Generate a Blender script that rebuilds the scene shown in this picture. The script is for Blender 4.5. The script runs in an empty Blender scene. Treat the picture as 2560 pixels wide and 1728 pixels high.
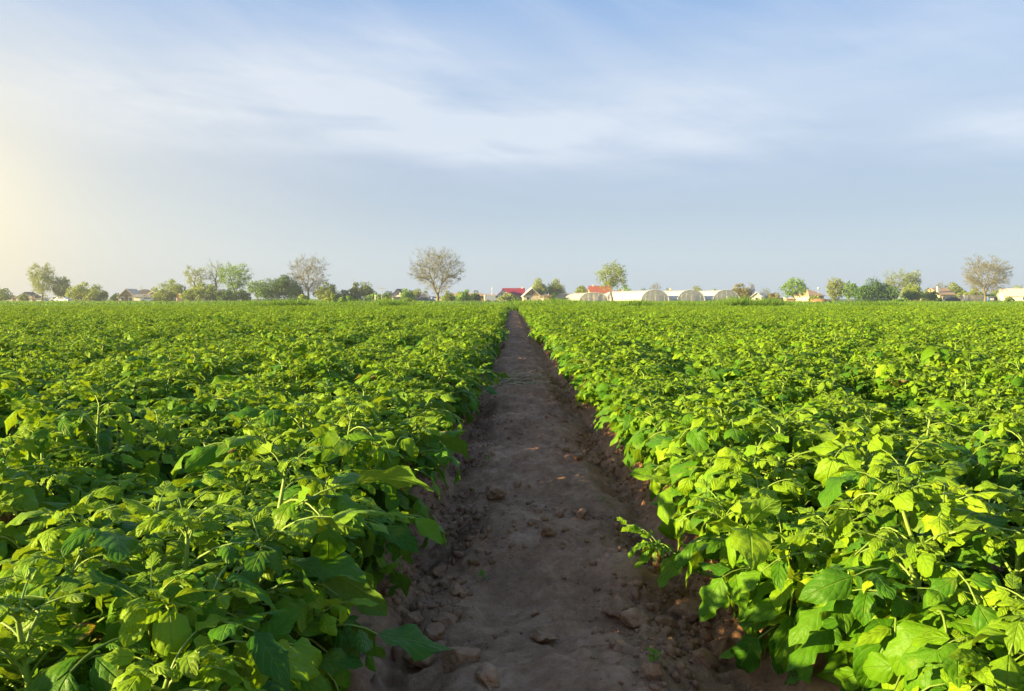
import bpy, math, random
import numpy as np
from mathutils import Vector, Matrix

R = math.radians
scn = bpy.context.scene
COL = scn.collection

# ------------------------------------------------------------------ camera, sky, sun, exposure
CAM_H = 0.90            # metres above the bottom of the furrows
FPX = 1991.0            # focal length in pixels of a 2560 wide frame
PITCH = 3.35
cam_d = bpy.data.cameras.new('camera')
cam_d.lens = 28.0; cam_d.sensor_width = 36.0
cam_d.clip_start = 0.05; cam_d.clip_end = 8000
cam_d.dof.use_dof = True
cam_d.dof.focus_distance = 2.8
cam_d.dof.aperture_fstop = 22.0
cam = bpy.data.objects.new('camera', cam_d)
cam.location = (0, 0, CAM_H)
cam.rotation_euler = (R(90 - PITCH), 0, 0)
COL.objects.link(cam)
scn.camera = cam

SUN_EL, SUN_BACK = 14.0, 14.0        # low evening sun on the left, a little behind the camera
sd = Vector((-math.cos(R(SUN_BACK)) * math.cos(R(SUN_EL)), -math.sin(R(SUN_BACK)) * math.cos(R(SUN_EL)), math.sin(R(SUN_EL))))
sun_d = bpy.data.lights.new('sun', 'SUN')
sun_d.energy = 5.0; sun_d.angle = R(0.7); sun_d.color = (1.0, 0.80, 0.36)
sun = bpy.data.objects.new('sun', sun_d)
sun.rotation_euler = sd.to_track_quat('Z', 'Y').to_euler()
COL.objects.link(sun)

scn.view_settings.view_transform = 'Standard'
scn.view_settings.look = 'None'
scn.view_settings.exposure = 1.9
scn.view_settings.gamma = 1.0
scn.render.engine = 'CYCLES'
scn.cycles.max_bounces = 6
scn.cycles.transparent_max_bounces = 4
scn.cycles.volume_bounces = 0
scn.cycles.caustics_reflective = False
scn.cycles.caustics_refractive = False
scn.cycles.use_denoising = True
EXPO = 2 ** scn.view_settings.exposure


def srgb(r, g, b):
    f = lambda c: (c / 255) / 12.92 if c / 255 <= 0.04045 else ((c / 255 + 0.055) / 1.055) ** 2.4
    return (f(r), f(g), f(b), 1.0)


class NT:
    """tiny helper around a node tree"""
    def __init__(s, tree):
        s.t = tree; s.n = tree.nodes; s.l = tree.links
    def node(s, typ, **kw):
        n = s.n.new(typ)
        for k, v in kw.items():
            setattr(n, k, v)
        return n
    def put(s, sock, v):
        if isinstance(v, bpy.types.NodeSocket):
            s.l.new(v, sock)
        else:
            sock.default_value = v
    def math(s, op, a, b=0.0, c=0.0, clamp=False):
        n = s.node('ShaderNodeMath', operation=op, use_clamp=clamp)
        s.put(n.inputs[0], a); s.put(n.inputs[1], b); s.put(n.inputs[2], c)
        return n.outputs[0]
    def mix(s, f, a, b, mode='MIX'):
        n = s.node('ShaderNodeMix', data_type='RGBA', blend_type=mode)
        s.put(n.inputs[0], f); s.put(n.inputs[6], a); s.put(n.inputs[7], b)
        return n.outputs[2]
    def noise(s, vec, scale=5.0, detail=4.0, rough=0.55, dist=0.0, out=0):
        n = s.node('ShaderNodeTexNoise')
        s.put(n.inputs['Vector'], vec); n.inputs['Scale'].default_value = scale
        n.inputs['Detail'].default_value = detail; n.inputs['Roughness'].default_value = rough
        n.inputs['Distortion'].default_value = dist
        return n.outputs[out]
    def ramp(s, f, stops, interp='LINEAR'):
        n = s.node('ShaderNodeValToRGB'); cr = n.color_ramp; cr.interpolation = interp
        while len(cr.elements) < len(stops): cr.elements.new(0.5)
        for e, (p, c) in zip(cr.elements, stops):
            e.position = p; e.color = c if len(c) == 4 else (*c, 1)
        s.put(n.inputs[0], f)
        return n.outputs[0]
    def comb(s, x, y, z):
        n = s.node('ShaderNodeCombineXYZ')
        s.put(n.inputs[0], x); s.put(n.inputs[1], y); s.put(n.inputs[2], z)
        return n.outputs[0]


def build_world():
    w = bpy.data.worlds.new('World'); scn.world = w; w.use_nodes = True
    t = NT(w.node_tree); t.n.clear()
    out = t.node('ShaderNodeOutputWorld')
    sky = t.node('ShaderNodeTexSky', sky_type='NISHITA')
    sky.sun_disc = False
    sky.sun_elevation = R(SUN_EL)
    sky.sun_rotation = math.atan2(sd.x, sd.y)
    sky.dust_density = 1.5; sky.air_density = 1.0; sky.ozone_density = 1.5
    bg1 = t.node('ShaderNodeBackground'); t.l.new(sky.outputs[0], bg1.inputs[0]); bg1.inputs[1].default_value = 0.12
    tc = t.node('ShaderNodeTexCoord')
    sep = t.node('ShaderNodeSeparateXYZ'); t.l.new(tc.outputs['Generated'], sep.inputs[0])
    x, y, z = sep.outputs
    az = t.math('MULTIPLY', t.math('ARCTAN2', x, y), 180 / math.pi)      # degrees, right positive
    el = t.math('MULTIPLY', t.math('ARCSINE', z), 180 / math.pi)
    # streaky noise on a high flat cloud sheet
    wv = t.comb(t.math('MULTIPLY', az, 0.045), t.math('MULTIPLY', t.math('ADD', el, t.math('MULTIPLY', az, 0.04)), 0.26), 0.0)
    n1 = t.noise(wv, 1.5, 8, 0.58, 0.35)
    wv2 = t.comb(t.math('ADD', t.math('MULTIPLY', az, 0.055), t.math('MULTIPLY', el, 0.075)), t.math('MULTIPLY', t.math('SUBTRACT', el, t.math('MULTIPLY', az, -0.35)), 0.22), 3.0)
    n2 = t.noise(wv2, 1.5, 7, 0.6, 0.3)
    n3 = t.noise(t.comb(t.math('MULTIPLY', az, 0.012), t.math('MULTIPLY', el, 0.05), 7.0), 2.0, 3, 0.5)

    # fan of thin cirrus streaks running down from upper left to lower right
    wv3 = t.comb(t.math('MULTIPLY', t.math('ADD', az, t.math('MULTIPLY', el, 1.8)), 0.11), t.math('MULTIPLY', t.math('SUBTRACT', az, el), 0.03), 11.0)
    n4 = t.noise(wv3, 1.0, 6, 0.6, 0.4)

    def gauss(a0, e0, sa, se):
        a = t.math('DIVIDE', t.math('SUBTRACT', az, a0), sa)
        e = t.math('DIVIDE', t.math('SUBTRACT', el, e0), se)
        q = t.math('ADD', t.math('MULTIPLY', a, a), t.math('MULTIPLY', e, e))
        return t.math('EXPONENT', t.math('MULTIPLY', q, -1.0))
    # base colour by elevation (thin high veil over the blue)
    base = t.ramp(t.math('DIVIDE', el, 40.0, clamp=True), [
        (0.0, srgb(216, 228, 238)), (0.075, srgb(208, 224, 238)), (0.15, srgb(186, 204, 224)),
        (0.24, srgb(171, 191, 219)), (0.36, srgb(178, 201, 230)), (0.46, srgb(160, 190, 230)),
        (0.6, srgb(120, 165, 222)), (1.0, srgb(95, 145, 210))])
    total = None
    for (a0, e0, sa, se, amp) in [(-20, 12.6, 18, 3.0, 1.0), (-1, 11.4, 9, 2.2, 0.78), (12, 11.2, 11, 2.8, 0.70),
                                  (-9, 15.5, 12, 3.5, 0.42), (33, 10.0, 6.5, 2.0, 0.8), (-33, 18, 10, 6, 0.12),
                                  (27, 17, 7, 4.0, 0.38), (14, 15.0, 8, 2.5, 0.25), (-26, 5, 12, 3.0, 0.25)]:
        g = t.math('MULTIPLY', gauss(a0, e0, sa, se), amp)
        total = g if total is None else t.math('ADD', total, g)
    nn = t.math('ADD', t.math('MULTIPLY', n1, 1.4), t.math('MULTIPLY', n2, 0.6))
    nn = t.math('MULTIPLY', t.math('SUBTRACT', nn, 0.52), 1.8)
    m = t.math('MULTIPLY', total, nn)
    # thin streaks everywhere above
    hi = t.math('MULTIPLY', t.math('DIVIDE', t.math('SUBTRACT', el, 9.0), 8.0, clamp=True), 0.9)
    m2 = t.math('MULTIPLY', hi, t.math('MULTIPLY', t.math('SUBTRACT', n4, 0.42, clamp=True), 1.1))
    m = t.math('ADD', t.math('MULTIPLY', m, 1.0), m2, clamp=True)
    c = t.mix(m, base, srgb(224, 232, 245))
    # slightly darker and lighter veils low down
    low = t.math('MULTIPLY', t.math('SUBTRACT', n3, 0.5), 0.8)
    c = t.mix(t.math('ADD', 0.5, low, clamp=True), t.mix(1.0, c, (0.90, 0.93, 0.97, 1), 'MULTIPLY'), t.mix(1.0, c, (1.08, 1.06, 1.03, 1), 'MULTIPLY'))
    # warm evening brightening of the thin cloud low on the sun's side
    warm = t.math('ADD', t.math('MULTIPLY', gauss(-37, 5, 7.0, 8), 0.7), t.math('MULTIPLY', gauss(-40, 6, 22, 11), 0.55), clamp=True)
    c = t.mix(warm, c, srgb(255, 244, 218))
    bg2 = t.node('ShaderNodeBackground'); t.l.new(c, bg2.inputs[0]); bg2.inputs[1].default_value = 1.0 / EXPO
    mx = t.node('ShaderNodeMixShader'); mx.inputs[0].default_value = 0.93
    t.l.new(bg1.outputs[0], mx.inputs[1]); t.l.new(bg2.outputs[0], mx.inputs[2])
    t.l.new(mx.outputs[0], out.inputs[0])


build_world()

# ------------------------------------------------------------------ helpers
rng = np.random.default_rng(7)


def tag(o, label=None, cat=None, group=None, kind=None):
    if label:
        assert 4 <= len(label.split()) <= 16, (len(label.split()), label)
        o['label'] = label
    if cat: o['category'] = cat
    if group: o['group'] = group
    if kind: o['kind'] = kind
    return o


def empty(name, loc, rz=0.0):
    o = bpy.data.objects.new(name, None); COL.objects.link(o)
    o.empty_display_size = 0.2
    o.location = loc; o.rotation_euler = (0, 0, rz)
    return o


def make_mesh(name, V, F, mat=None, uv=None, col=None, smooth=False, mats=None, midx=None):
    """V (n,3); F list of tuples or an (m,k) array; uv per vertex; col per vertex (rgb)"""
    me = bpy.data.meshes.new(name)
    V = np.asarray(V, dtype=np.float32)
    if isinstance(F, np.ndarray):
        m, k = F.shape
        me.vertices.add(len(V)); me.vertices.foreach_set('co', V.ravel())
        me.loops.add(m * k); me.loops.foreach_set('vertex_index', F.astype(np.int32).ravel())
        me.polygons.add(m); me.polygons.foreach_set('loop_start', np.arange(0, m * k, k, dtype=np.int32))
        me.polygons.foreach_set('loop_total', np.full(m, k, dtype=np.int32))
    else:
        me.from_pydata([tuple(v) for v in V], [], F)
    me.update(calc_edges=True)
    me.validate()
    if uv is not None:
        lay = me.uv_layers.new(name='UVMap')
        vi = np.empty(len(me.loops), dtype=np.int32); me.loops.foreach_get('vertex_index', vi)
        lay.data.foreach_set('uv', np.asarray(uv, dtype=np.float32)[vi].ravel())
    if col is not None:
        ca = me.color_attributes.new('tint', 'FLOAT_COLOR', 'POINT')
        c = np.ones((len(V), 4), dtype=np.float32); c[:, :3] = col
        ca.data.foreach_set('color', c.ravel())
    if smooth:
        me.polygons.foreach_set('use_smooth', np.ones(len(me.polygons), dtype=bool))
    for mt in (mats or ([mat] if mat else [])):
        me.materials.append(mt)
    if midx is not None:
        me.polygons.foreach_set('material_index', np.asarray(midx, dtype=np.int32))
    return me


def put(name, me, parent=None, loc=(0, 0, 0), rz=0.0):
    o = bpy.data.objects.new(name, me); COL.objects.link(o)
    if parent: o.parent = parent
    o.location = loc; o.rotation_euler = (0, 0, rz)
    return o


class MB:
    """collects boxes, prisms and tubes into one mesh"""
    def __init__(s): s.v = []; s.f = []
    def add(s, vs, fs):
        n = len(s.v); s.v += [tuple(p) for p in vs]; s.f += [tuple(i + n for i in f) for f in fs]; return s
    def box(s, x0, x1, y0, y1, z0, z1):
        return s.add([(x0, y0, z0), (x1, y0, z0), (x1, y1, z0), (x0, y1, z0), (x0, y0, z1), (x1, y0, z1), (x1, y1, z1), (x0, y1, z1)],
                     [(0, 3, 2, 1), (4, 5, 6, 7), (0, 1, 5, 4), (1, 2, 6, 5), (2, 3, 7, 6), (3, 0, 4, 7)])
    def prism(s, poly, y0, y1):
        """polygon in x,z (counter clockwise seen from -y) extruded along y"""
        n = len(poly)
        vs = [(x, y0, z) for x, z in poly] + [(x, y1, z) for x, z in poly]
        fs = [tuple(range(n)), tuple(range(2 * n - 1, n - 1, -1))] + [((i + 1) % n, i, n + i, n + (i + 1) % n) for i in range(n)]
        return s.add(vs, fs)
    def tube(s, pts, rad, k=6):
        V, F = tube_arrays(pts, rad, k)
        return s.add(V, [tuple(f) for f in F])
    def mesh(s, name, mat, smooth=False): return make_mesh(name, np.array(s.v), s.f, mat, smooth=smooth)


def tube_arrays(pts, rad, k=6):
    pts = np.asarray(pts, float); rad = np.broadcast_to(np.asarray(rad, float), (len(pts),))
    d = np.gradient(pts, axis=0); d /= np.linalg.norm(d, axis=1)[:, None] + 1e-9
    ref = np.where(np.abs(d[:, 2:3]) > 0.9, [[1.0, 0, 0]], [[0, 0, 1.0]])
    a = np.cross(d, ref); a /= np.linalg.norm(a, axis=1)[:, None] + 1e-9
    b = np.cross(d, a)
    th = np.arange(k) * 2 * np.pi / k
    V = pts[:, None, :] + rad[:, None, None] * (a[:, None, :] * np.cos(th)[None, :, None] + b[:, None, :] * np.sin(th)[None, :, None])
    n = len(pts); V = V.reshape(-1, 3)
    i = np.arange(n - 1)[:, None] * k; j = np.arange(k)[None, :]; j2 = (j + 1) % k
    F = np.stack([i + j, i + j2, i + k + j2, i + k + j], -1).reshape(-1, 4)
    return V, F


def merge(parts):
    """join (V, F[, C]) lists of quads"""
    off = 0; Vs = []; Fs = []
    for V, F in parts:
        Vs.append(V); Fs.append(F + off); off += len(V)
    return np.concatenate(Vs), np.concatenate(Fs)


# value noise on the plane
def _hash(ix, iy, s):
    h = (ix.astype(np.int64) * 374761393 + iy.astype(np.int64) * 668265263 + s * 1442695041) & 0xffffffff
    h = ((h ^ (h >> 13)) * 1274126177) & 0xffffffff
    h = h ^ (h >> 16)
    return (h & 0xffff) / 65535.0


def vnoise(x, y, s=0):
    ix = np.floor(x); iy = np.floor(y); fx = x - ix; fy = y - iy
    fx = fx * fx * fx * (fx * (fx * 6 - 15) + 10); fy = fy * fy * fy * (fy * (fy * 6 - 15) + 10)
    a = _hash(ix, iy, s); b = _hash(ix + 1, iy, s); c = _hash(ix, iy + 1, s); d = _hash(ix + 1, iy + 1, s)
    return (a + (b - a) * fx) * (1 - fy) + (c + (d - c) * fx) * fy - 0.5


def fbm(x, y, s=0, o=4, g=0.5):
    r = 0; a = 1.0
    for i in range(o):
        r = r + a * vnoise(x * 2 ** i + 17.3 * i, y * 2 ** i - 9.1 * i, s + i); a *= g
    return r


# ------------------------------------------------------------------ materials
def new_mat(name):
    m = bpy.data.materials.new(name); m.use_nodes = True
    t = NT(m.node_tree); t.n.clear()
    out = t.node('ShaderNodeOutputMaterial'); p = t.node('ShaderNodeBsdfPrincipled')
    t.l.new(p.outputs[0], out.inputs[0])
    return m, t, p, out


def mat_simple(name, col, rough=0.8, var=0.12, scale=3.0, bump=0.0, spec=0.3, metal=0.0):
    m, t, p, out = new_mat(name)
    tc = t.node('ShaderNodeTexCoord')
    n = t.noise(tc.outputs['Object'], scale, 5, 0.6)
    c = t.mix(n, tuple(max(0, v * (1 - var)) for v in col[:3]) + (1,), tuple(min(1, v * (1 + var)) for v in col[:3]) + (1,))
    t.put(p.inputs['Base Color'], c)
    p.inputs['Roughness'].default_value = rough; p.inputs['Specular IOR Level'].default_value = spec
    p.inputs['Metallic'].default_value = metal
    if bump:
        b = t.node('ShaderNodeBump'); b.inputs['Strength'].default_value = bump; b.inputs['Distance'].default_value = 0.02
        t.l.new(n, b.inputs['Height']); t.l.new(b.outputs[0], p.inputs['Normal'])
    return m


def mat_leaf():
    """potato leaf: veins from the leaf's own UV, tint.r random per leaflet, tint.g youth, tint.b dryness"""
    m, t, p, out = new_mat('potato_leaf')
    uvn = t.node('ShaderNodeUVMap'); sep = t.node('ShaderNodeSeparateXYZ'); t.l.new(uvn.outputs[0], sep.inputs[0])
    u, v = sep.outputs[0], sep.outputs[1]
    av = t.math('ABSOLUTE', t.math('SUBTRACT', v, 0.5))
    at = t.node('ShaderNodeAttribute', attribute_name='tint')
    s3 = t.node('ShaderNodeSeparateColor'); t.l.new(at.outputs['Color'], s3.inputs[0])
    rnd, young, dry = s3.outputs
    mid = t.math('SUBTRACT', 1.0, t.math('DIVIDE', av, 0.035), clamp=True)
    ph = t.math('MULTIPLY', t.math('SUBTRACT', u, t.math('MULTIPLY', t.math('POWER', av, 1.3), 0.9)), 5.0)
    tri = t.math('ABSOLUTE', t.math('SUBTRACT', t.math('FRACT', ph), 0.5))
    side = t.math('SUBTRACT', 1.0, t.math('DIVIDE', tri, 0.09), clamp=True)
    vein = t.math('MAXIMUM', mid, t.math('MULTIPLY', side, 0.6))
    pucker = t.math('MULTIPLY', t.math('POWER', t.math('MULTIPLY', tri, 2.0), 0.6), 0.7)
    tc = t.node('ShaderNodeTexCoord')
    nz = t.noise(tc.outputs['Object'], 60, 3, 0.6)
    oi = t.node('ShaderNodeObjectInfo')
    r2 = t.math('ADD', t.math('MULTIPLY', rnd, 0.75), t.math('MULTIPLY', oi.outputs['Random'], 0.25))
    c = t.ramp(r2, [(0.0, (0.020, 0.090, 0.008)), (0.4, (0.065, 0.185, 0.006)), (0.75, (0.165, 0.31, 0.007)), (1.0, (0.30, 0.41, 0.012))])
    c = t.mix(t.math('MULTIPLY', young, 0.6), c, (0.33, 0.46, 0.015, 1))
    c = t.mix(t.math('MULTIPLY', vein, 0.34), c, (0.26, 0.38, 0.07, 1))
    c = t.mix(t.math('MULTIPLY', nz, 0.22), c, (0.02, 0.07, 0.01, 1))
    blot = t.noise(tc.outputs['Object'], 14, 4, 0.6)
    c = t.mix(t.math('MULTIPLY', t.math('SUBTRACT', blot, 0.55, clamp=True), 2.2), c, (0.26, 0.30, 0.03, 1))
    # browning creeps in from the tip and rim of dry leaflets
    rim = t.math('ADD', t.math('MULTIPLY', u, 0.9), t.math('MULTIPLY', av, 0.9))
    rim = t.math('ADD', rim, t.math('MULTIPLY', nz, 0.45))
    dm = t.math('MULTIPLY', t.math('SUBTRACT', t.math('ADD', rim, t.math('MULTIPLY', dry, 1.8)), 1.95), 5.0, clamp=True)
    ym = t.math('MULTIPLY', t.math('SUBTRACT', t.math('ADD', rim, t.math('MULTIPLY', dry, 1.8)), 1.7), 3.0, clamp=True)
    c = t.mix(ym, c, (0.30, 0.30, 0.09, 1))
    c = t.mix(dm, c, (0.13, 0.062, 0.032, 1))
    geo = t.node('ShaderNodeNewGeometry')
    cb = t.mix(0.28, c, (0.24, 0.34, 0.11, 1))
    c = t.mix(geo.outputs['Backfacing'], c, cb)
    t.put(p.inputs['Base Color'], c)
    p.inputs['Roughness'].default_value = 0.45; p.inputs['Specular IOR Level'].default_value = 0.13
    b = t.node('ShaderNodeBump'); b.inputs['Strength'].default_value = 0.6; b.inputs['Distance'].default_value = 0.005
    nq = t.noise(tc.outputs['Object'], 110, 2, 0.5)
    h = t.math('SUBTRACT', t.math('ADD', t.math('MULTIPLY', pucker, 0.42), t.math('ADD', t.math('MULTIPLY', nz, 0.9), t.math('MULTIPLY', nq, 0.5))), t.math('MULTIPLY', mid, 0.7))
    t.l.new(h, b.inputs['Height']); t.l.new(b.outputs[0], p.inputs['Normal'])
    tr = t.node('ShaderNodeBsdfTranslucent'); t.l.new(b.outputs[0], tr.inputs['Normal'])
    t.put(tr.inputs[0], t.mix(1.0, c, (2.2, 1.9, 0.5, 1), 'MULTIPLY'))
    mx = t.node('ShaderNodeMixShader'); mx.inputs[0].default_value = 0.24
    t.l.new(p.outputs[0], mx.inputs[1]); t.l.new(tr.outputs[0], mx.inputs[2]); t.l.new(mx.outputs[0], out.inputs[0])
    return m


def mat_foliage(name, ca, cb, transl=0.3, rough=0.6):
    m, t, p, out = new_mat(name)
    at = t.node('ShaderNodeAttribute', attribute_name='tint')
    s3 = t.node('ShaderNodeSeparateColor'); t.l.new(at.outputs['Color'], s3.inputs[0])
    c = t.mix(s3.outputs[0], (*ca, 1), (*cb, 1))
    t.put(p.inputs['Base Color'], c)
    p.inputs['Roughness'].default_value = rough; p.inputs['Specular IOR Level'].default_value = 0.25
    tr = t.node('ShaderNodeBsdfTranslucent'); t.put(tr.inputs[0], t.mix(1.0, c, (1.5, 1.5, 0.8, 1), 'MULTIPLY'))
    mx = t.node('ShaderNodeMixShader'); mx.inputs[0].default_value = transl
    t.l.new(p.outputs[0], mx.inputs[1]); t.l.new(tr.outputs[0], mx.inputs[2]); t.l.new(mx.outputs[0], out.inputs[0])
    return m


def mat_soil(name='soil', dark=1.0):
    m, t, p, out = new_mat(name)
    geo = t.node('ShaderNodeNewGeometry'); P = geo.outputs['Position']
    n1 = t.noise(P, 3.0, 6, 0.6); n2 = t.noise(P, 38.0, 8, 0.68); n3 = t.noise(P, 220.0, 4, 0.65)
    n4 = t.noise(P, 11.0, 6, 0.62)
    k = t.math('ADD', t.math('MULTIPLY', n1, 0.35), t.math('ADD', t.math('MULTIPLY', n4, 0.35), t.math('MULTIPLY', n2, 0.30)))
    d = dark
    c = t.ramp(k, [(0.36, (0.090 * d, 0.042 * d, 0.022 * d)), (0.5, (0.200 * d, 0.103 * d, 0.053 * d)), (0.63, (0.325 * d, 0.182 * d, 0.105 * d))])
    c = t.mix(t.math('MULTIPLY', t.math('SUBTRACT', n3, 0.5, clamp=True), 1.6), c, (0.27 * d, 0.19 * d, 0.15 * d, 1))
    vo = t.node('ShaderNodeTexVoronoi'); t.l.new(P, vo.inputs['Vector']); vo.inputs['Scale'].default_value = 55
    spk = t.math('MULTIPLY', t.math('SUBTRACT', 0.10, vo.outputs['Distance'], clamp=True), 8.0)
    c = t.mix(t.math('MULTIPLY', spk, 0.6), c, (0.06 * d, 0.035 * d, 0.026 * d, 1))
    t.put(p.inputs['Base Color'], c); p.inputs['Roughness'].default_value = 0.95; p.inputs['Specular IOR Level'].default_value = 0.12
    b = t.node('ShaderNodeBump'); b.inputs['Strength'].default_value = 0.85; b.inputs['Distance'].default_value = 0.012
    h = t.math('ADD', t.math('MULTIPLY', n2, 1.2), t.math('MULTIPLY', n3, 0.35))
    t.l.new(h, b.inputs['Height']); t.l.new(b.outputs[0], p.inputs['Normal'])
    return m


def mat_meadow():
    m, t, p, out = new_mat('meadow_grass')
    geo = t.node('ShaderNodeNewGeometry'); P = geo.outputs['Position']
    n1 = t.noise(P, 0.05, 5, 0.6); n2 = t.noise(P, 0.9, 5, 0.65)
    k = t.math('ADD', t.math('MULTIPLY', n1, 0.5), t.math('MULTIPLY', n2, 0.5))
    c = t.ramp(k, [(0.3, (0.05, 0.10, 0.02)), (0.5, (0.11, 0.19, 0.035)), (0.7, (0.20, 0.26, 0.07))])
    t.put(p.inputs['Base Color'], c); p.inputs['Roughness'].default_value = 0.95
    b = t.node('ShaderNodeBump'); b.inputs['Strength'].default_value = 0.8; b.inputs['Distance'].default_value = 0.3
    t.l.new(n2, b.inputs['Height']); t.l.new(b.outputs[0], p.inputs['Normal'])
    return m


def mat_film(name, col, transl=0.35):
    m, t, p, out = new_mat(name)
    tc = t.node('ShaderNodeTexCoord')
    n = t.noise(tc.outputs['Object'], 0.6, 5, 0.6)
    c = t.mix(n, tuple(v * 0.88 for v in col) + (1,), (*col, 1))
    t.put(p.inputs['Base Color'], c); p.inputs['Roughness'].default_value = 0.35
    tr = t.node('ShaderNodeBsdfTranslucent'); t.put(tr.inputs[0], c)
    mx = t.node('ShaderNodeMixShader'); mx.inputs[0].default_value = transl
    t.l.new(p.outputs[0], mx.inputs[1]); t.l.new(tr.outputs[0], mx.inputs[2]); t.l.new(mx.outputs[0], out.inputs[0])
    return m


M = {}
M['leaf'] = mat_leaf()
M['stem'] = mat_simple('potato_stem', (0.20, 0.30, 0.05), 0.5, 0.3, 40, spec=0.4)
M['soil'] = mat_soil('soil', 1.75); M['clod'] = mat_soil('clod_soil', 1.85)
M['meadow'] = mat_meadow()
M['straw'] = mat_simple('straw', (0.58, 0.43, 0.22), 0.8, 0.4, 30)
M['bark'] = mat_simple('bark', (0.19, 0.145, 0.09), 0.9, 0.3, 4, bump=0.5)
M['bark_pale'] = mat_simple('pale_bark', (0.20, 0.155, 0.08), 0.9, 0.25, 4, bump=0.5)
M['fol_green'] = mat_foliage('fresh_foliage', (0.15, 0.28, 0.035), (0.30, 0.44, 0.06))
M['fol_dark'] = mat_foliage('dark_foliage', (0.045, 0.11, 0.018), (0.13, 0.22, 0.035), 0.18)
M['fol_olive'] = mat_foliage('olive_foliage', (0.18, 0.24, 0.045), (0.33, 0.38, 0.08))
M['fol_yellow'] = mat_foliage('yellow_green_foliage', (0.24, 0.32, 0.035), (0.40, 0.45, 0.07))
M['fol_brown'] = mat_foliage('budding_brown_twigs', (0.19, 0.17, 0.05), (0.32, 0.29, 0.085), 0.15)
M['fol_grey'] = mat_foliage('grey_green_foliage', (0.23, 0.28, 0.085), (0.37, 0.41, 0.14))
M['weed'] = mat_foliage('weed_blades', (0.07, 0.15, 0.018), (0.17, 0.28, 0.035), 0.35)
M['white'] = mat_simple('white_plaster', (0.72, 0.69, 0.63), 0.85, 0.06, 2)
M['cream'] = mat_simple('cream_plaster', (0.62, 0.53, 0.40), 0.85, 0.08, 2)
M['tanwall'] = mat_simple('tan_wall', (0.48, 0.36, 0.22), 0.85, 0.12, 2)
M['pinkwall'] = mat_simple('pink_brick', (0.50, 0.33, 0.25), 0.85, 0.15, 3)
M['browngable'] = mat_simple('brown_boards', (0.27, 0.19, 0.12), 0.85, 0.2, 3)
M['crimson'] = mat_simple('crimson_metal_roof', (0.30, 0.03, 0.05), 0.45, 0.08, 1)
M['redroof'] = mat_simple('orange_red_roof', (0.40, 0.11, 0.06), 0.55, 0.1, 1)
M['tanroof'] = mat_simple('tan_tile_roof', (0.42, 0.29, 0.19), 0.8, 0.15, 2)
M['greyroof'] = mat_simple('grey_slate_roof', (0.24, 0.23, 0.22), 0.7, 0.12, 2)
M['darkroof'] = mat_simple('dark_roof', (0.10, 0.085, 0.08), 0.75, 0.15, 2)
M['paleroof'] = mat_simple('pale_sheet_roof', (0.66, 0.58, 0.52), 0.6, 0.08, 2)
M['glass'] = mat_simple('dark_window_glass', (0.03, 0.04, 0.05), 0.15, 0.1, 2, spec=0.6)
M['door'] = mat_simple('brown_door', (0.16, 0.09, 0.05), 0.6, 0.1, 3)
M['pole'] = mat_simple('weathered_pole', (0.42, 0.38, 0.34), 0.8, 0.1, 3)
M['film'] = mat_film('greenhouse_film', (0.84, 0.83, 0.85)); M['film_pink'] = mat_film('pinkish_greenhouse_film', (0.80, 0.72, 0.70))
M['end'] = mat_film('greenhouse_end_film', (0.90, 0.86, 0.80), 0.6); M['gframe'] = mat_simple('greenhouse_frame', (0.75, 0.70, 0.62), 0.6, 0.05, 2)
M['carwhite'] = mat_simple('white_car_paint', (0.75, 0.75, 0.75), 0.25, 0.02, 1, spec=0.6)
M['carblue'] = mat_simple('dark_blue_car_paint', (0.03, 0.06, 0.16), 0.25, 0.02, 1, spec=0.6)
M['cardark'] = mat_simple('dark_car_paint', (0.05, 0.055, 0.06), 0.25, 0.02, 1, spec=0.6)
M['rubber'] = mat_simple('rubber', (0.02, 0.02, 0.02), 0.8, 0.1, 3)
M['bluetarp'] = mat_simple('blue_sheet', (0.10, 0.17, 0.42), 0.5, 0.1, 2)

# ------------------------------------------------------------------ terrain
F_L, F_R, ROW = -0.32, 0.51, 0.83       # furrow lines on both sides of the bare bed, row spacing
FIELD_END = 56.0


def sstep(a, b, x):
    t = np.clip((x - a) / (b - a), 0, 1); return t * t * (3 - 2 * t)


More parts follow.
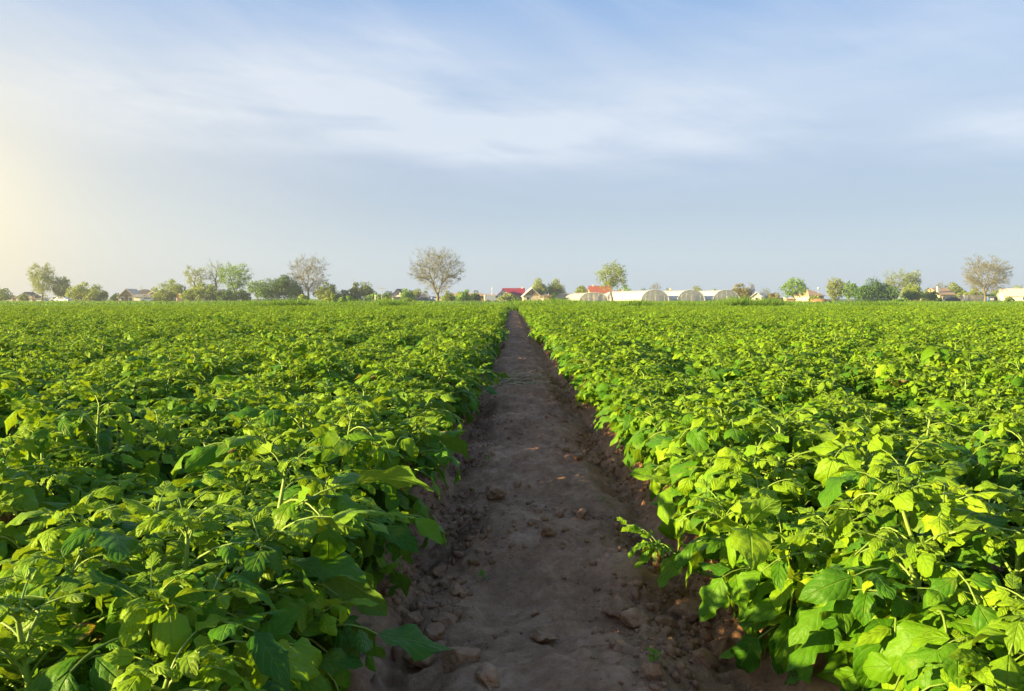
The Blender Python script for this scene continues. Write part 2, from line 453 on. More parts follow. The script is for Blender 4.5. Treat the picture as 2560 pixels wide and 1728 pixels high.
def height(x, y, fine=True):
    x = np.asarray(x, float); y = np.asarray(y, float)
    xw = x + 0.05 * vnoise(x * 0 + 3.1, y * 0.9, 5) + 0.03 * vnoise(x * 0.5, y * 2.3, 6)
    # bare bed
    e = np.minimum(xw - F_L, F_R - xw)
    bed = 0.062 * sstep(0.03, 0.20, e) + 0.012 * sstep(0.1, 0.4, e)
    # steps trodden across the bed
    wy = y * 2.1 + 0.9 * vnoise(x * 1.1, y * 0.8, 9) + 0.5 * x
    wave = np.abs(np.sin(wy * 1.35)) ** 1.6
    bed = bed + sstep(0.05, 0.25, e) * (0.11 * (wave - 0.5) * (0.6 + 0.9 * (vnoise(x * 0.7, y * 0.5, 12) + 0.5)))
    # planted ridges
    q = np.where(x < (F_L + F_R) / 2, F_L - xw, xw - F_R)
    ph = np.mod(q, ROW) / ROW
    dome = np.sin(np.pi * np.clip(ph, 0, 1)) ** 0.75
    ridge = 0.165 * dome
    far = sstep(5.0, 7.0, np.abs(x))
    ridge = ridge * (1 - far) + 0.10 * far
    z = np.where(e > 0, bed, np.where(q > 0, ridge, 0))
    infield = 1 - sstep(FIELD_END - 0.5, FIELD_END + 1.5, y)
    z = z * infield
    near = 1 - sstep(14, 40, np.hypot(x, y))
    z = z + near * (0.045 * fbm(x * 2.6, y * 2.2, 21, 3) + 0.028 * fbm(x * 9, y * 9, 31, 3, 0.6))
    if fine:
        rough = 0.35 + 0.65 * np.exp(-(np.minimum(np.abs(x - F_L), np.abs(x - F_R)) / 0.14) ** 2)
        lump = np.clip(fbm(x * 26, y * 26, 41, 3, 0.6) + 0.10, 0, 1)
        z = z + near * infield * rough * 0.045 * lump
        z = z + near * 0.006 * fbm(x * 70, y * 70, 51, 2)
    return z


def build_ground():
    xs = [-0.0]
    a = np.arange(-1.15, 1.45, 0.0125)
    right = [1.45]; st = 0.03
    while right[-1] < 3000:
        right.append(right[-1] + st); st = min(st * 1.012, 1e9) if right[-1] < 7 else st * 1.25
    left = [-1.15]; st = 0.03
    while left[-1] > -3000:
        left.append(left[-1] - st); st = st * 1.012 if left[-1] > -7 else st * 1.25
    xs = np.array(sorted(set(left[1:])) + list(a) + right[0:])
    ys = [-30.0, -12, -6, -4, -2.5, -1.6, -1.0, -0.6, -0.3, 0, 0.25, 0.5, 0.75, 1.0, 1.15]
    y = 1.25
    while y < 56: ys.append(y); y += max(0.0095, 0.0062 * y)
    y = 56.0; st = 0.5
    while y < 5000: ys.append(y); y += st; st *= 1.12
    ys = np.array([-400.0, -90] + ys)
    X, Y = np.meshgrid(xs, ys)
    Z = height(X, Y)
    # almost flat land beyond, a few broad swells
    Z = Z + sstep(120, 600, np.hypot(X, Y)) * 0.0
    V = np.stack([X, Y, Z], -1).reshape(-1, 3)
    ny, nx = X.shape
    i = np.arange(ny - 1)[:, None] * nx; j = np.arange(nx - 1)[None, :]
    F = np.stack([i + j, i + j + 1, i + nx + j + 1, i + nx + j], -1).reshape(-1, 4)
    cy = (ys[:-1] + ys[1:]) / 2; cx = (xs[:-1] + xs[1:]) / 2
    mi = ((cy[:, None] > FIELD_END + 0.6) | (np.abs(cx)[None, :] > 75)).astype(int).ravel()
    me = make_mesh('ground', V, F, smooth=True, mats=[M['soil'], M['meadow']], midx=mi)
    o = put('ground', me); tag(o, kind='structure')


build_ground()


def ray(px, py, zplane):
    """world point where the view ray of photo pixel (px, py) meets the height zplane; used to read positions off the photo"""
    dx, dy = (px - 1280) / FPX, (864 - py) / FPX
    c, s = math.cos(R(PITCH)), math.sin(R(PITCH))
    d = (dx, c + dy * s, -s + dy * c)
    k = (zplane - CAM_H) / d[2]
    return d[0] * k, d[1] * k


# ------------------------------------------------------------------ potato plants
def leaflet_template(nu, nv):
    u = np.linspace(0, 1, nu); v = np.linspace(-1, 1, nv)
    U, Vv = np.meshgrid(u, v, indexing='ij')
    i = np.arange(nu - 1)[:, None] * nv; j = np.arange(nv - 1)[None, :]
    F = np.stack([i + j, i + j + 1, i + nv + j + 1, i + nv + j], -1).reshape(-1, 4)
    return U.ravel(), Vv.ravel(), F


T_HI = leaflet_template(9, 7); T_MID = leaflet_template(6, 3); T_LO = leaflet_template(3, 3)


def leaflets_mesh(L, T, rg):
    """L: dict of arrays org, d, n (k,3), len, wid, bend, fold, rnd, young, dry"""
    u, v, F = T; k = len(L['len']); n = len(u)
    d = L['d'] / np.linalg.norm(L['d'], axis=1)[:, None]
    nn = L['n'] - (L['n'] * d).sum(1)[:, None] * d; nn /= np.linalg.norm(nn, axis=1)[:, None] + 1e-9
    s = np.cross(d, nn)
    prof = np.sin(np.pi * np.clip(u, 0, 1) ** 0.76) ** (0.55 + 0.30 * u)
    if len(T_LO[0]) == n: prof = np.array([0.35, 0.9, 0.05])[np.round(u * 2).astype(int)]
    th = -L['bend'][:, None] * u[None, :] * (0.5 + 0.5 * u[None, :])
    # arc
    us = np.unique(u); th_u = -L['bend'][:, None] * us[None, :]
    du = us[1] - us[0]
    cx = np.concatenate([np.zeros((k, 1)), np.cumsum(np.cos((th_u[:, 1:] + th_u[:, :-1]) / 2) * du, 1)], 1)
    cz = np.concatenate([np.zeros((k, 1)), np.cumsum(np.sin((th_u[:, 1:] + th_u[:, :-1]) / 2) * du, 1)], 1)
    idx = np.round(u / du).astype(int)
    ax = cx[:, idx] * L['len'][:, None]; az = cz[:, idx] * L['len'][:, None]
    w = prof[None, :] * L['wid'][:, None] * 0.5
    ph = rg.uniform(0, 6.28, (k, 1)); fr = rg.uniform(9, 15, (k, 1))
    side = w * v[None, :] * (1 + 0.10 * np.sin(u[None, :] * fr * 1.3 + ph * 2) * np.abs(v)[None, :])
    av = np.abs(v)[None, :]
    hz = w * (L['fold'][:, None] * av - L['curl'][:, None] * av ** 2.2)
    hz = hz + L['wid'][:, None] * 0.17 * av ** 2 * np.sin(u[None, :] * fr + ph + (v[None, :] > 0) * 2.1) * np.sin(np.pi * u)[None, :]
    hz = hz + L['wid'][:, None] * L['twist'][:, None] * u[None, :] * v[None, :] * prof[None, :]
    # local normal turns with the bend
    thv = th_u[:, idx]
    P = (L['org'][:, None, :] + ax[..., None] * d[:, None, :] + az[..., None] * nn[:, None, :]
         + side[..., None] * s[:, None, :]
         + hz[..., None] * (np.cos(thv)[..., None] * nn[:, None, :] - np.sin(thv)[..., None] * d[:, None, :]))
    V = P.reshape(-1, 3)
    FF = (F[None] + (np.arange(k) * n)[:, None, None]).reshape(-1, 4)
    uv = np.tile(np.stack([u, v * 0.5 + 0.5], -1), (k, 1))
    col = np.repeat(np.stack([L['rnd'], L['young'], L['dry']], -1), n, 0)
    return V, FF, uv, col


class Leaves:
    def __init__(s): s.a = {k: [] for k in ('org', 'd', 'n', 'len', 'wid', 'bend', 'fold', 'curl', 'twist', 'rnd', 'young', 'dry')}
    def add(s, org, d, n, ln, wid, bend, fold, curl, twist, rnd, young, dry):
        for k, v in zip(s.a, (org, d, n, ln, wid, bend, fold, curl, twist, rnd, young, dry)): s.a[k].append(v)
    def arr(s): return {k: np.array(v, float) for k, v in s.a.items()}


def compound_leaf(Lv, tubes, p, az, elev, length, size, rg, young=0.0, droop=1.2, dryp=0.035, detail=2):
    """one pinnate leaf starting at p"""
    n = 7; t = np.linspace(0, 1, n)
    el = elev - droop * t ** 1.2
    azs = az + rg.normal(0, 0.15) * t
    D = np.stack([np.cos(azs) * np.cos(el), np.sin(azs) * np.cos(el), np.sin(el)], -1)
    P = np.concatenate([[p], p + np.cumsum(D[:-1] * length / (n - 1), 0)])
    if detail: tubes.append(tube_arrays(P, np.linspace(0.0024, 0.0012, n) * (size / 0.08) ** 0.5, 4 if detail > 1 else 3))
    base_r = np.clip(rg.normal(0.45, 0.2), 0, 1)
    dry = rg.uniform(0.5, 1.0) if rg.random() < dryp else 0.0
    def at(s):
        f = s * (n - 1); i = min(int(f), n - 2); return P[i] + (P[i + 1] - P[i]) * (f - i), D[min(i, n - 1)]
    def one(s, sidesgn, ang, ln):
        o, d = at(s)
        up = np.array([0, 0, 1.0]); lat = np.cross(d, up); lat /= np.linalg.norm(lat) + 1e-9
        nrm = np.cross(lat, d)
        dd = d * math.cos(ang) + lat * sidesgn * math.sin(ang) + nrm * rg.normal(-0.05, 0.24) + rg.normal(0, 0.12, 3)
        nr = nrm + lat * sidesgn * rg.normal(-0.1, 0.38) + rg.normal(0, 0.22, 3)
        off = dd / np.linalg.norm(dd) * ln * 0.12
        Lv.add(o + (off if ang > 0.1 else 0), dd, nr, ln, ln * rg.uniform(0.42, 0.58), rg.uniform(0.2, 1.8), rg.uniform(-0.05, 0.45),
               rg.uniform(0.05, 0.60), rg.normal(0, 0.15), np.clip(base_r + rg.normal(0, 0.12), 0, 1), young, dry * rg.uniform(0.4, 1))
    one(1.0, 1, 0.0, size * rg.uniform(1.0, 1.25))
    for s, k in ((0.76, 0.90), (0.42, 0.72)):
        for sg in (1, -1):
            one(s + rg.uniform(-0.03, 0.03), sg, rg.uniform(0.85, 1.25), size * k * rg.uniform(0.85, 1.1))
    if detail > 1:
        for sg in (1, -1): one(0.58, sg, 1.3, size * 0.25)
    return P


def potato_arrays(seed, detail=2, nst=7, spread=1.0, tall=0.86):
    rg = np.random.default_rng(seed)
    Lv = Leaves(); stems = []; petioles = []
    for i in range(nst):
        a = 2 * math.pi * i / nst + rg.normal(0, 0.35)
        tilt = rg.uniform(0.35, 1.0) * spread if i else rg.uniform(0, 0.25)
        ln = rg.uniform(0.25, 0.38) * tall
        n = 8; t = np.linspace(0, 1, n)
        el = math.pi / 2 - tilt * (1.0 - 0.45 * t)
        D = np.stack([np.cos(a) * np.cos(el), np.sin(a) * np.cos(el), np.sin(el)], -1)
        P = np.concatenate([[[0.03 * math.cos(a), 0.03 * math.sin(a), -0.02]], np.zeros((n - 1, 3))])
        for q in range(1, n): P[q] = P[q - 1] + D[q - 1] * ln / (n - 1)
        stems.append(tube_arrays(P, np.linspace(0.0065, 0.0028, n), 6 if detail > 1 else 3))
        nl = 12 if detail else 10
        az = rg.uniform(0, 6.28)
        for q in range(nl):
            s = 0.12 + 0.88 * q / (nl - 1)
            f = s * (n - 1); k = min(int(f), n - 2); p = P[k] + (P[k + 1] - P[k]) * (f - k)
            az += 2.4 + rg.normal(0, 0.3)
            # leaves lean away from the middle of the plant
            dv = np.array([math.cos(az) + 0.8 * math.cos(a), math.sin(az) + 0.8 * math.sin(a)]); aa = math.atan2(dv[1], dv[0])
            top = q >= nl - 2
            if q == nl - 1:
                for w in range(5):
                    compound_leaf(Lv, petioles, p, az + w * 1.6, rg.uniform(0.6, 1.2), rg.uniform(0.05, 0.08), rg.uniform(0.034, 0.05), rg, young=rg.uniform(0.5, 1), droop=0.9, dryp=0, detail=min(detail, 1))
                continue
            compound_leaf(Lv, petioles, p, aa, rg.uniform(0.45, 1.15) if not top else rg.uniform(0.6, 1.1),
                          rg.uniform(0.11, 0.18) * (0.75 if top else 1.0), rg.uniform(0.062, 0.110) * (0.75 if top else 1.0), rg,
                          young=(0.55 if top else max(0, 0.5 * s - 0.25) * rg.random()), droop=rg.uniform(1.1, 2.5), detail=detail)
    return Lv.arr(), stems, petioles, rg


def potato_variant(seed, T, detail, **kw):
    L, stems, pet, rg = potato_arrays(seed, detail, **kw)
    V, F, uv, col = leaflets_mesh(L, T, rg)
    # keep every leaf above the soil of its ridge
    rr = np.hypot(V[:, 0], V[:, 1])
    floor = -0.015 - 0.15 * np.clip((rr - 0.12) / 0.33, 0, 1)
    V[:, 2] = np.maximum(V[:, 2], floor)
    fol = make_mesh('foliage', V, F, M['leaf'], uv=uv, col=col, smooth=True)
    pv = merge(pet) if pet else None
    stem_m = [make_mesh('stem', s[0], s[1], M['stem'], smooth=True) for s in stems]
    allst = list(stems) + (pet if pet else [])
    v, f = merge(allst)
    st = make_mesh('stems', v, f, M['stem'], smooth=True)
    petm = make_mesh('leaf_stalks', pv[0], pv[1], M['stem'], smooth=True) if pet else None
    return fol, stem_m, petm, st, (V, F, uv, col, v, f)


NHI = 9
HI = [potato_variant(100 + i, T_HI, 2, nst=6 + i % 2, spread=1.0 + 0.1 * (i % 3)) for i in range(NHI)]
MID = [potato_variant(200 + i, T_MID, 1, nst=6, spread=1.1) for i in range(6)]
LO = [potato_variant(300 + i, T_LO, 0, nst=6, spread=1.15) for i in range(6)]

ONES = ['', 'first', 'second', 'third', 'fourth', 'fifth', 'sixth', 'seventh', 'eighth', 'ninth', 'tenth', 'eleventh', 'twelfth',
        'thirteenth', 'fourteenth', 'fifteenth', 'sixteenth', 'seventeenth', 'eighteenth', 'nineteenth']
TENS = {20: 'twent', 30: 'thirt', 40: 'fort', 50: 'fift', 60: 'sixt'}


def ordinal(n):
    if n < 20: return ONES[n]
    t = n // 10 * 10
    return TENS[t] + 'ieth' if n == t else TENS[t] + 'y-' + ONES[n - t]


def in_view(x, y, margin=0.45):
    return y > 0.9 and abs(x) < 0.643 * y * 1.02 + margin and y > 0.7


prng = np.random.default_rng(11)
plants = []      # (x, y, side, row, order)
for side, fx, sg in (('left', F_L, -1), ('right', F_R, 1)):
    for row in range(0, 60):
        xc = fx + sg * (row + 0.5) * ROW
        y = 0.80 + prng.uniform(0, 0.2)
        while y < FIELD_END:
            xx = xc + prng.normal(0, 0.045) + sg * (-0.06 if side == "right" else (-0.12 if row == 0 else -0.17 if row == 1 else -0.14))
            if in_view(xx, y):
                plants.append([xx, y, side, row])
            y += 0.29 * prng.uniform(0.75, 1.25)
plants.sort(key=lambda p: math.hypot(p[0], p[1]))
cnt = {}
for p in plants:
    k = (p[2], p[3]); cnt[k] = cnt.get(k, 0) + 1; p.append(cnt[k])

N_IND = 296
group_name = 'potato plants growing in rows on the earthed-up ridges'
for i, (x, y, side, row, order) in enumerate(plants[:N_IND]):
    dist = math.hypot(x, y)
    z = float(height(x, y, False)) - 0.005
    rz = prng.uniform(0, 6.28)
    big = 1.17 + prng.normal(0, 0.10) + (0.04 if row == 0 else 0.0) + 0.34 * float(vnoise(np.array(x * 0.9), np.array(y * 0.9), 77))
    hz = big * prng.uniform(0.78, 1.06)
    if side == 'left':
        hz *= (0.94 + 0.06 * min(1, max(0, (y - 2.2) / 2.5))) if row == 0 else (1.04 if row == 1 else 1.0)
    lab = 'leafy potato plant, %s from the front in the %s row %s of the dirt path' % (ordinal(order), ordinal(row + 1), side)
    e = empty('potato_plant', (x, y, z), rz)
    e.scale = (big, big, hz)
    e.rotation_euler = (prng.normal(0, 0.06), prng.normal(0, 0.06), rz)
    tag(e, lab, 'potato plant', group_name)
    if dist < 6.5:
        fol, sts, pet, st, _ = HI[i % NHI] if dist > 0 else HI[0]
        put('foliage', fol, e)
        if dist < 3.6:
            for s in sts: put('stem', s, e)
            put('leaf_stalks', pet, e)
        else:
            put('stems', st, e)
    else:
        fol, sts, pet, st, _ = MID[i % 6]
        put('foliage', fol, e); put('stems', st, e)


def field_mass(rest):
    """the rest of the crop: one object whose points carry plants through geometry nodes"""
    n = len(rest)
    V = np.zeros((n, 3)); rot = np.zeros((n, 3)); sc = np.zeros((n, 3)); idx = np.zeros(n, dtype=np.int32)
    for k, p in enumerate(rest):
        x, y = p[0], p[1]
        V[k] = (x, y, 0)
        d = math.hypot(x, y)
        idx[k] = prng.integers(0, 6) + (0 if d < 22 else 6)
        b = 1.19 + prng.normal(0, 0.08) + (0.22 if d > 8 else 0) * float(vnoise(np.array(x * 0.5), np.array(y * 0.5), 77))
        sc[k] = (b * 1.03, b * 1.03, b * prng.uniform(0.72, 1.06))
        rot[k] = (prng.normal(0, 0.08), prng.normal(0, 0.08), prng.uniform(0, 6.28))
    V[:, 2] = height(V[:, 0], V[:, 1], False)
    me = bpy.data.meshes.new('potato_crop')
    me.vertices.add(n); me.vertices.foreach_set('co', V.astype(np.float32).ravel())
    for nm, ty, arr, key in (('rot', 'FLOAT_VECTOR', rot, 'vector'), ('scl', 'FLOAT_VECTOR', sc, 'vector'), ('pick', 'INT', idx, 'value')):
        a = me.attributes.new(nm, ty, 'POINT'); a.data.foreach_set(key, arr.ravel())
    me.materials.append(M['leaf'])
    o = put('potato_crop', me)
    # source plants: foliage and stems in one mesh each, never linked to the scene
    src = []
    for grp in (MID, LO):
        for var in grp:
            Vf, Ff, uv, col, v, f = var[4]
            nv = len(Vf)
            VV = np.concatenate([Vf, v]); FF = np.concatenate([Ff, f + nv])
            UV = np.concatenate([uv, np.zeros((len(v), 2))]); CC = np.concatenate([col, np.full((len(v), 3), 0.5)])
            mi = np.concatenate([np.zeros(len(Ff)), np.ones(len(f))])
            m2 = make_mesh('crop_plant', VV, FF, uv=UV, col=CC, smooth=True, mats=[M['leaf'], M['stem']], midx=mi)
            src.append(bpy.data.objects.new('crop_plant', m2))
    ng = bpy.data.node_groups.new('crop', 'GeometryNodeTree')
    ng.interface.new_socket('Geometry', in_out='INPUT', socket_type='NodeSocketGeometry')
    ng.interface.new_socket('Geometry', in_out='OUTPUT', socket_type='NodeSocketGeometry')
    N = ng.nodes; Lk = ng.links
    gi = N.new('NodeGroupInput'); go = N.new('NodeGroupOutput')
    jn = N.new('GeometryNodeJoinGeometry')
    for s in reversed(src):
        oi = N.new('GeometryNodeObjectInfo'); oi.inputs['Object'].default_value = s; oi.inputs['As Instance'].default_value = True
        Lk.new(oi.outputs['Geometry'], jn.inputs[0])
    ip = N.new('GeometryNodeInstanceOnPoints'); ip.inputs['Pick Instance'].default_value = True
    def named(nm, ty):
        a = N.new('GeometryNodeInputNamedAttribute'); a.data_type = ty; a.inputs['Name'].default_value = nm
        return next(o_ for o_ in a.outputs if o_.enabled and o_.name == 'Attribute')
    Lk.new(gi.outputs[0], ip.inputs['Points']); Lk.new(jn.outputs[0], ip.inputs['Instance'])
    Lk.new(named('pick', 'INT'), ip.inputs['Instance Index'])
    er = N.new('FunctionNodeEulerToRotation'); Lk.new(named('rot', 'FLOAT_VECTOR'), er.inputs[0]); Lk.new(er.outputs[0], ip.inputs['Rotation'])
    Lk.new(named('scl', 'FLOAT_VECTOR'), ip.inputs['Scale'])
    Lk.new(ip.outputs[0], go.inputs[0])
    md = o.modifiers.new('crop', 'NODES'); md.node_group = ng
    tag(o, 'dense green mass of farther potato plants reaching to the field edge', 'potato crop', kind='stuff')


field_mass(plants[N_IND:])


# ------------------------------------------------------------------ clods, crumbs, straw, seedlings
def ico(sub):
    import bmesh
    bm = bmesh.new(); bmesh.ops.create_icosphere(bm, subdivisions=sub, radius=1.0)
    V = np.array([v.co[:] for v in bm.verts]); F = np.array([[v.index for v in f.verts] for f in bm.faces]); bm.free()
    return V, F


ICO0, ICO1, ICO3 = ico(1), ico(2), ico(4)


def clod_mesh(seed, size):
    rg = np.random.default_rng(seed)
    V, F = ICO3; V = V.copy()
    # cut by random planes to give broken faces, then roughen
    for _ in range(20):
        n = rg.normal(0, 1, 3); n /= np.linalg.norm(n); h = rg.uniform(0.45, 0.85)
        dd = V @ n; V = V - np.clip(dd - h, 0, None)[:, None] * n * 0.93
    q = fbm(V[:, 0] * 4 + V[:, 2] * 2.1, V[:, 1] * 4 - V[:, 2] * 3.3, seed, 3, 0.6)
    q2 = fbm(V[:, 0] * 11 + V[:, 2] * 6, V[:, 1] * 11 - V[:, 2] * 8, seed + 9, 3, 0.6)
    V = V * (1 + 0.20 * q + 0.09 * q2)[:, None]
    V = V * np.array([1, rg.uniform(0.7, 1), rg.uniform(0.5, 0.75)]) * size
    return make_mesh('soil_clod', V, F, M['clod'], smooth=False)


# photo pixel, width in photo pixels, label
clod_spec = [
    (1058, 1652, 68, 'large angular soil clod at the foot of the left bank near the front'),
    (1118, 1560, 46, 'rounded soil clod on the left furrow above the large angular clod'),
    (1010, 1600, 44, 'upright shard-like soil clod left of the large angular clod'),
    (1085, 1590, 42, 'blocky soil clod just behind the large angular clod'),
    (1150, 1690, 62, 'broad flat soil clod at the bottom edge in the left furrow'),
    (1030, 1545, 40, 'crumbly soil clod half under the drooping potato leaf on the left'),
    (1095, 1612, 34, 'small round soil clod touching the large angular clod'),
    (1218, 1710, 44, 'soil clod at the bottom edge left of the path centre'),
    (1235, 1194, 40, 'dark oblong soil clod on the left edge of the path near mid distance'),
    (1327, 1190, 18, 'small dark soil lump in the middle of the path at mid distance'),
    (1420, 1182, 18, 'small ragged soil lump right of centre at mid distance'),
    (1354, 1582, 42, 'flattened dark soil lump in the middle of the path near the front'),
    (1396, 1548, 18, 'small soil lump right above the flattened dark lump on the path'),
    (1337, 1531, 18, 'low soil lump in the path centre left of the small one'),
    (1550, 1530, 56, 'wide soil clod on the right furrow below the creeping potato shoot'),
    (1590, 1536, 44, 'thin slab-like soil clod leaning in the right furrow'),
    (1712, 1540, 62, 'big rounded soil clod at the right bank below the creeping shoot'),
    (1775, 1530, 54, 'soil clod tucked under the right potato leaves'),
    (1762, 1650, 48, 'square soil clod near the front of the right furrow'),
    (1800, 1622, 56, 'pale soil clod against the right bank near the front'),
    (1630, 1716, 36, 'small pale soil clod at the bottom edge right of the path'),
    (1452, 1320, 26, 'round soil lump on the right part of the path'),
    (1370, 1335, 30, 'low crumbly soil lump in the middle of the path'),
    (1480, 1160, 32, 'soil clod on the right furrow at mid distance'),
    (1446, 1160, 24, 'dark soil clod beside another at mid distance on the right'),
    (1185, 1640, 24, 'small soil lump right of the large angular clod'),
    (1142, 1480, 26, 'small soil lump on the left furrow beside the little seedling'),
    (1098, 1432, 28, 'soil lump at the foot of the left bank beyond the clod pile'),
    (1665, 1548, 30, 'reddish soil lump between the wide clods in the right furrow'),
    (1690, 1628, 26, 'small soil clod in the right furrow near the front'),
]
for i, (px, py, wpx, lab) in enumerate(clod_spec):
    x, y = ray(px, py, 0.04); z = float(height(x, y))
    x, y = ray(px, py, z + 0.01)
    size = wpx / FPX * math.hypot(y, CAM_H) * 1.0
    z = float(height(x, y))
    o = put('soil_clod', clod_mesh(500 + i, size), None, (x, y, z + size * 0.28), random.Random(i).uniform(0, 6.28))
    tag(o, lab, 'soil clod', 'soil clods lying along the path')


def crumbs():
    rg = np.random.default_rng(5)
    n = 32000
    y = 1.5 * (9.0 / 1.5) ** rg.random(n)
    which = rg.random(n)
    x = np.where(which < 0.40, F_L + 0.03 + rg.normal(0, 0.12, n), np.where(which < 0.78, F_R - 0.01 + rg.normal(0, 0.13, n), rg.uniform(F_L - .1, F_R + .2, n)))
    keep = fbm(x * 3, y * 3, 61, 3) > np.where(which < 0.78, -0.2, 0.12); x, y = x[keep], y[keep]; n = len(x)
    s = 0.0017 * np.exp(rg.exponential(0.60, n)); s = np.minimum(s, 0.018)
    z = height(x, y) + s * 0.25
    V0, F0 = ICO0
    k = len(V0)
    J = V0[None] * (1 + rg.normal(0, 0.27, (n, k))[..., None])
    J = J * rg.uniform(0.6, 1.1, (n, 1, 3)) * s[:, None, None]
    P = J + np.stack([x, y, z], -1)[:, None, :]
    F = (F0[None] + (np.arange(n) * k)[:, None, None]).reshape(-1, 3)
    o = put('soil_crumbs', make_mesh('soil_crumbs', P.reshape(-1, 3), F, M['clod'], smooth=False))
    tag(o, 'loose crumbs of brown soil strewn along the furrows', 'soil crumbs', kind='stuff')


crumbs()


def straw():
    rg = np.random.default_rng(8); tb = []
    cx, cy = ray(1290, 968, 0.06)
    for _ in range(900):
        a = rg.normal(0, 0.4) + (0 if rg.random() < .6 else 1.5)
        x = cx + rg.normal(0, 0.17); y = cy + rg.normal(0, 0.20); l = rg.uniform(0.03, 0.10)
        z = float(height(x, y)) + rg.uniform(0.006, 0.034)
        d = np.array([math.cos(a), math.sin(a), rg.normal(0, 0.15)]) * l
        p = np.array([x, y, z]); tb.append(tube_arrays([p - d / 2, p + [0, 0, 0.003], p + d / 2], 0.0036, 3))
    V, F = merge(tb)
    o = put('straw', make_mesh('straw', V, F, M['straw'])); tag(o, 'patch of dry straw bits scattered across the dirt path', 'straw', kind='stuff')


straw()

seed_spec = [(1206, 1465, 0.030, 'tiny green seedling on the left side of the path near the front'),
             (1636, 1672, 0.036, 'small two-leaved seedling near the bottom right of the path'),
             (1506, 1256, 0.026, 'tiny seedling on the right part of the path at mid distance'),
             (1136, 1342, 0.022, 'tiny seedling in the left furrow beside the drooping potato leaf'),
             (1425, 1108, 0.022, 'small seedling in the right furrow farther up the path'),
             (1186, 1243, 0.020, 'tiny seedling at the left edge of the path beyond the dark clod'),
             (1222, 1156, 0.026, 'little sprout beside the left row beyond the dark oblong clod'),
             (1340, 1057, 0.024, 'little green sprout in the path centre just before the straw')]
for i, (px, py, s, lab) in enumerate(seed_spec):
    rg = np.random.default_rng(900 + i)
    x, y = ray(px, py, 0.05); x, y = ray(px, py, float(height(x, y))); z = float(height(x, y))
    Lv = Leaves()
    for q in range(5 + i % 2):
        a = q * 1.9 + rg.normal(0, .3); el = rg.uniform(0.1, 0.9)
        Lv.add(np.array([0, 0, s * (0.3 + 0.1 * q)]), np.array([math.cos(a) * math.cos(el), math.sin(a) * math.cos(el), math.sin(el)]), np.array([-math.cos(a) * .5, -math.sin(a) * .5, 1.0]),
               s * rg.uniform(0.5, 0.9), s * 0.38, 0.5, 0.2, 0.1, 0, 0.6, 0.3, 0)
    V, F, uv, col = leaflets_mesh(Lv.arr(), T_MID, rg)
    e = empty('seedling', (x, y, z)); tag(e, lab, 'seedling', 'seedlings sprouting in the bare path')
    put('leaves', make_mesh('leaves', V, F, M['leaf'], uv=uv, col=col, smooth=True), e)
    V, F = tube_arrays([[0, 0, -0.004], [0.001, 0, s * 0.4], [0, 0.001, s * 0.85]], [0.0012, 0.001, 0.0006], 5)
    put('stem', make_mesh('stem', V, F, M['stem'], smooth=True), e)


def shoot(px, py, to, ln, lab, seed, n=16):
    """a potato stem creeping out over the soil with its leaves"""
    rg = np.random.default_rng(seed)
    x, y = ray(px, py, 0.06); z = float(height(x, y))
    e = empty('potato_shoot', (x, y, z))
    tag(e, lab, 'potato shoot')
    d = np.array([math.cos(to), math.sin(to), 0])
    t = np.linspace(0, 1, 8)
    P = d[None] * (t * ln)[:, None]; P[:, 2] = 0.012 + 0.09 * t ** 2
    for k in range(8): P[k, 2] += max(0, float(height(x + P[k, 0], y + P[k, 1])) - z)
    V, F = tube_arrays(P, np.linspace(0.007, 0.003, 8), 7)
    put('stem', make_mesh('stem', V, F, M['stem'], smooth=True), e)
    Lv = Leaves(); pet = []
    for k in range(n):
        s = 0.35 + 0.65 * k / (n - 1); f = s * 7; i = min(int(f), 6); p = P[i] + (P[i + 1] - P[i]) * (f - i)
        compound_leaf(Lv, pet, p, to + (-1) ** k * rg.uniform(0.4, 1.2), rg.uniform(0.5, 1.2), rg.uniform(0.07, 0.12), rg.uniform(0.042, 0.062), rg, young=0.15, droop=1.2, dryp=0.1, detail=2)
    V, F, uv, col = leaflets_mesh(Lv.arr(), T_HI, rg); V[:, 2] = np.maximum(V[:, 2], 0.004)
    put('foliage', make_mesh('foliage', V, F, M['leaf'], uv=uv, col=col, smooth=True), e)
    v, f = merge(pet); put('leaf_stalks', make_mesh('leaf_stalks', v, f, M['stem'], smooth=True), e)


shoot(1850, 1490, math.pi * 0.95, 0.24, 'short potato shoot creeping from the right row onto the path', 61)


# ------------------------------------------------------------------ trees and shrubs
def cards(P, size, rg, up=0.35, out=None):
    """small bent leaf sprays at the points P"""
    n = len(P)
    N = rg.normal(0, 1, (n, 3)); N[:, 2] += up
    if out is not None: N += out * 1.1
    N /= np.linalg.norm(N, axis=1)[:, None]
    A = np.cross(N, rg.normal(0, 1, (n, 3))); A /= np.linalg.norm(A, axis=1)[:, None] + 1e-9
    B = np.cross(N, A)
    s = size * rg.uniform(0.55, 1.35, (n, 1)); asp = rg.uniform(0.45, 0.95, (n, 1))
    V = np.stack([P - A * s, P - B * s * asp * 0.8 + N * s * .15, P + A * s, P + B * s * asp - N * s * 0.1], 1).reshape(-1, 3)
    F = np.arange(n * 4).reshape(-1, 4)
    c = np.repeat(np.clip(rg.normal(0.5, 0.25, n), 0, 1), 4)
    return V, F, np.stack([c, c, c], -1)


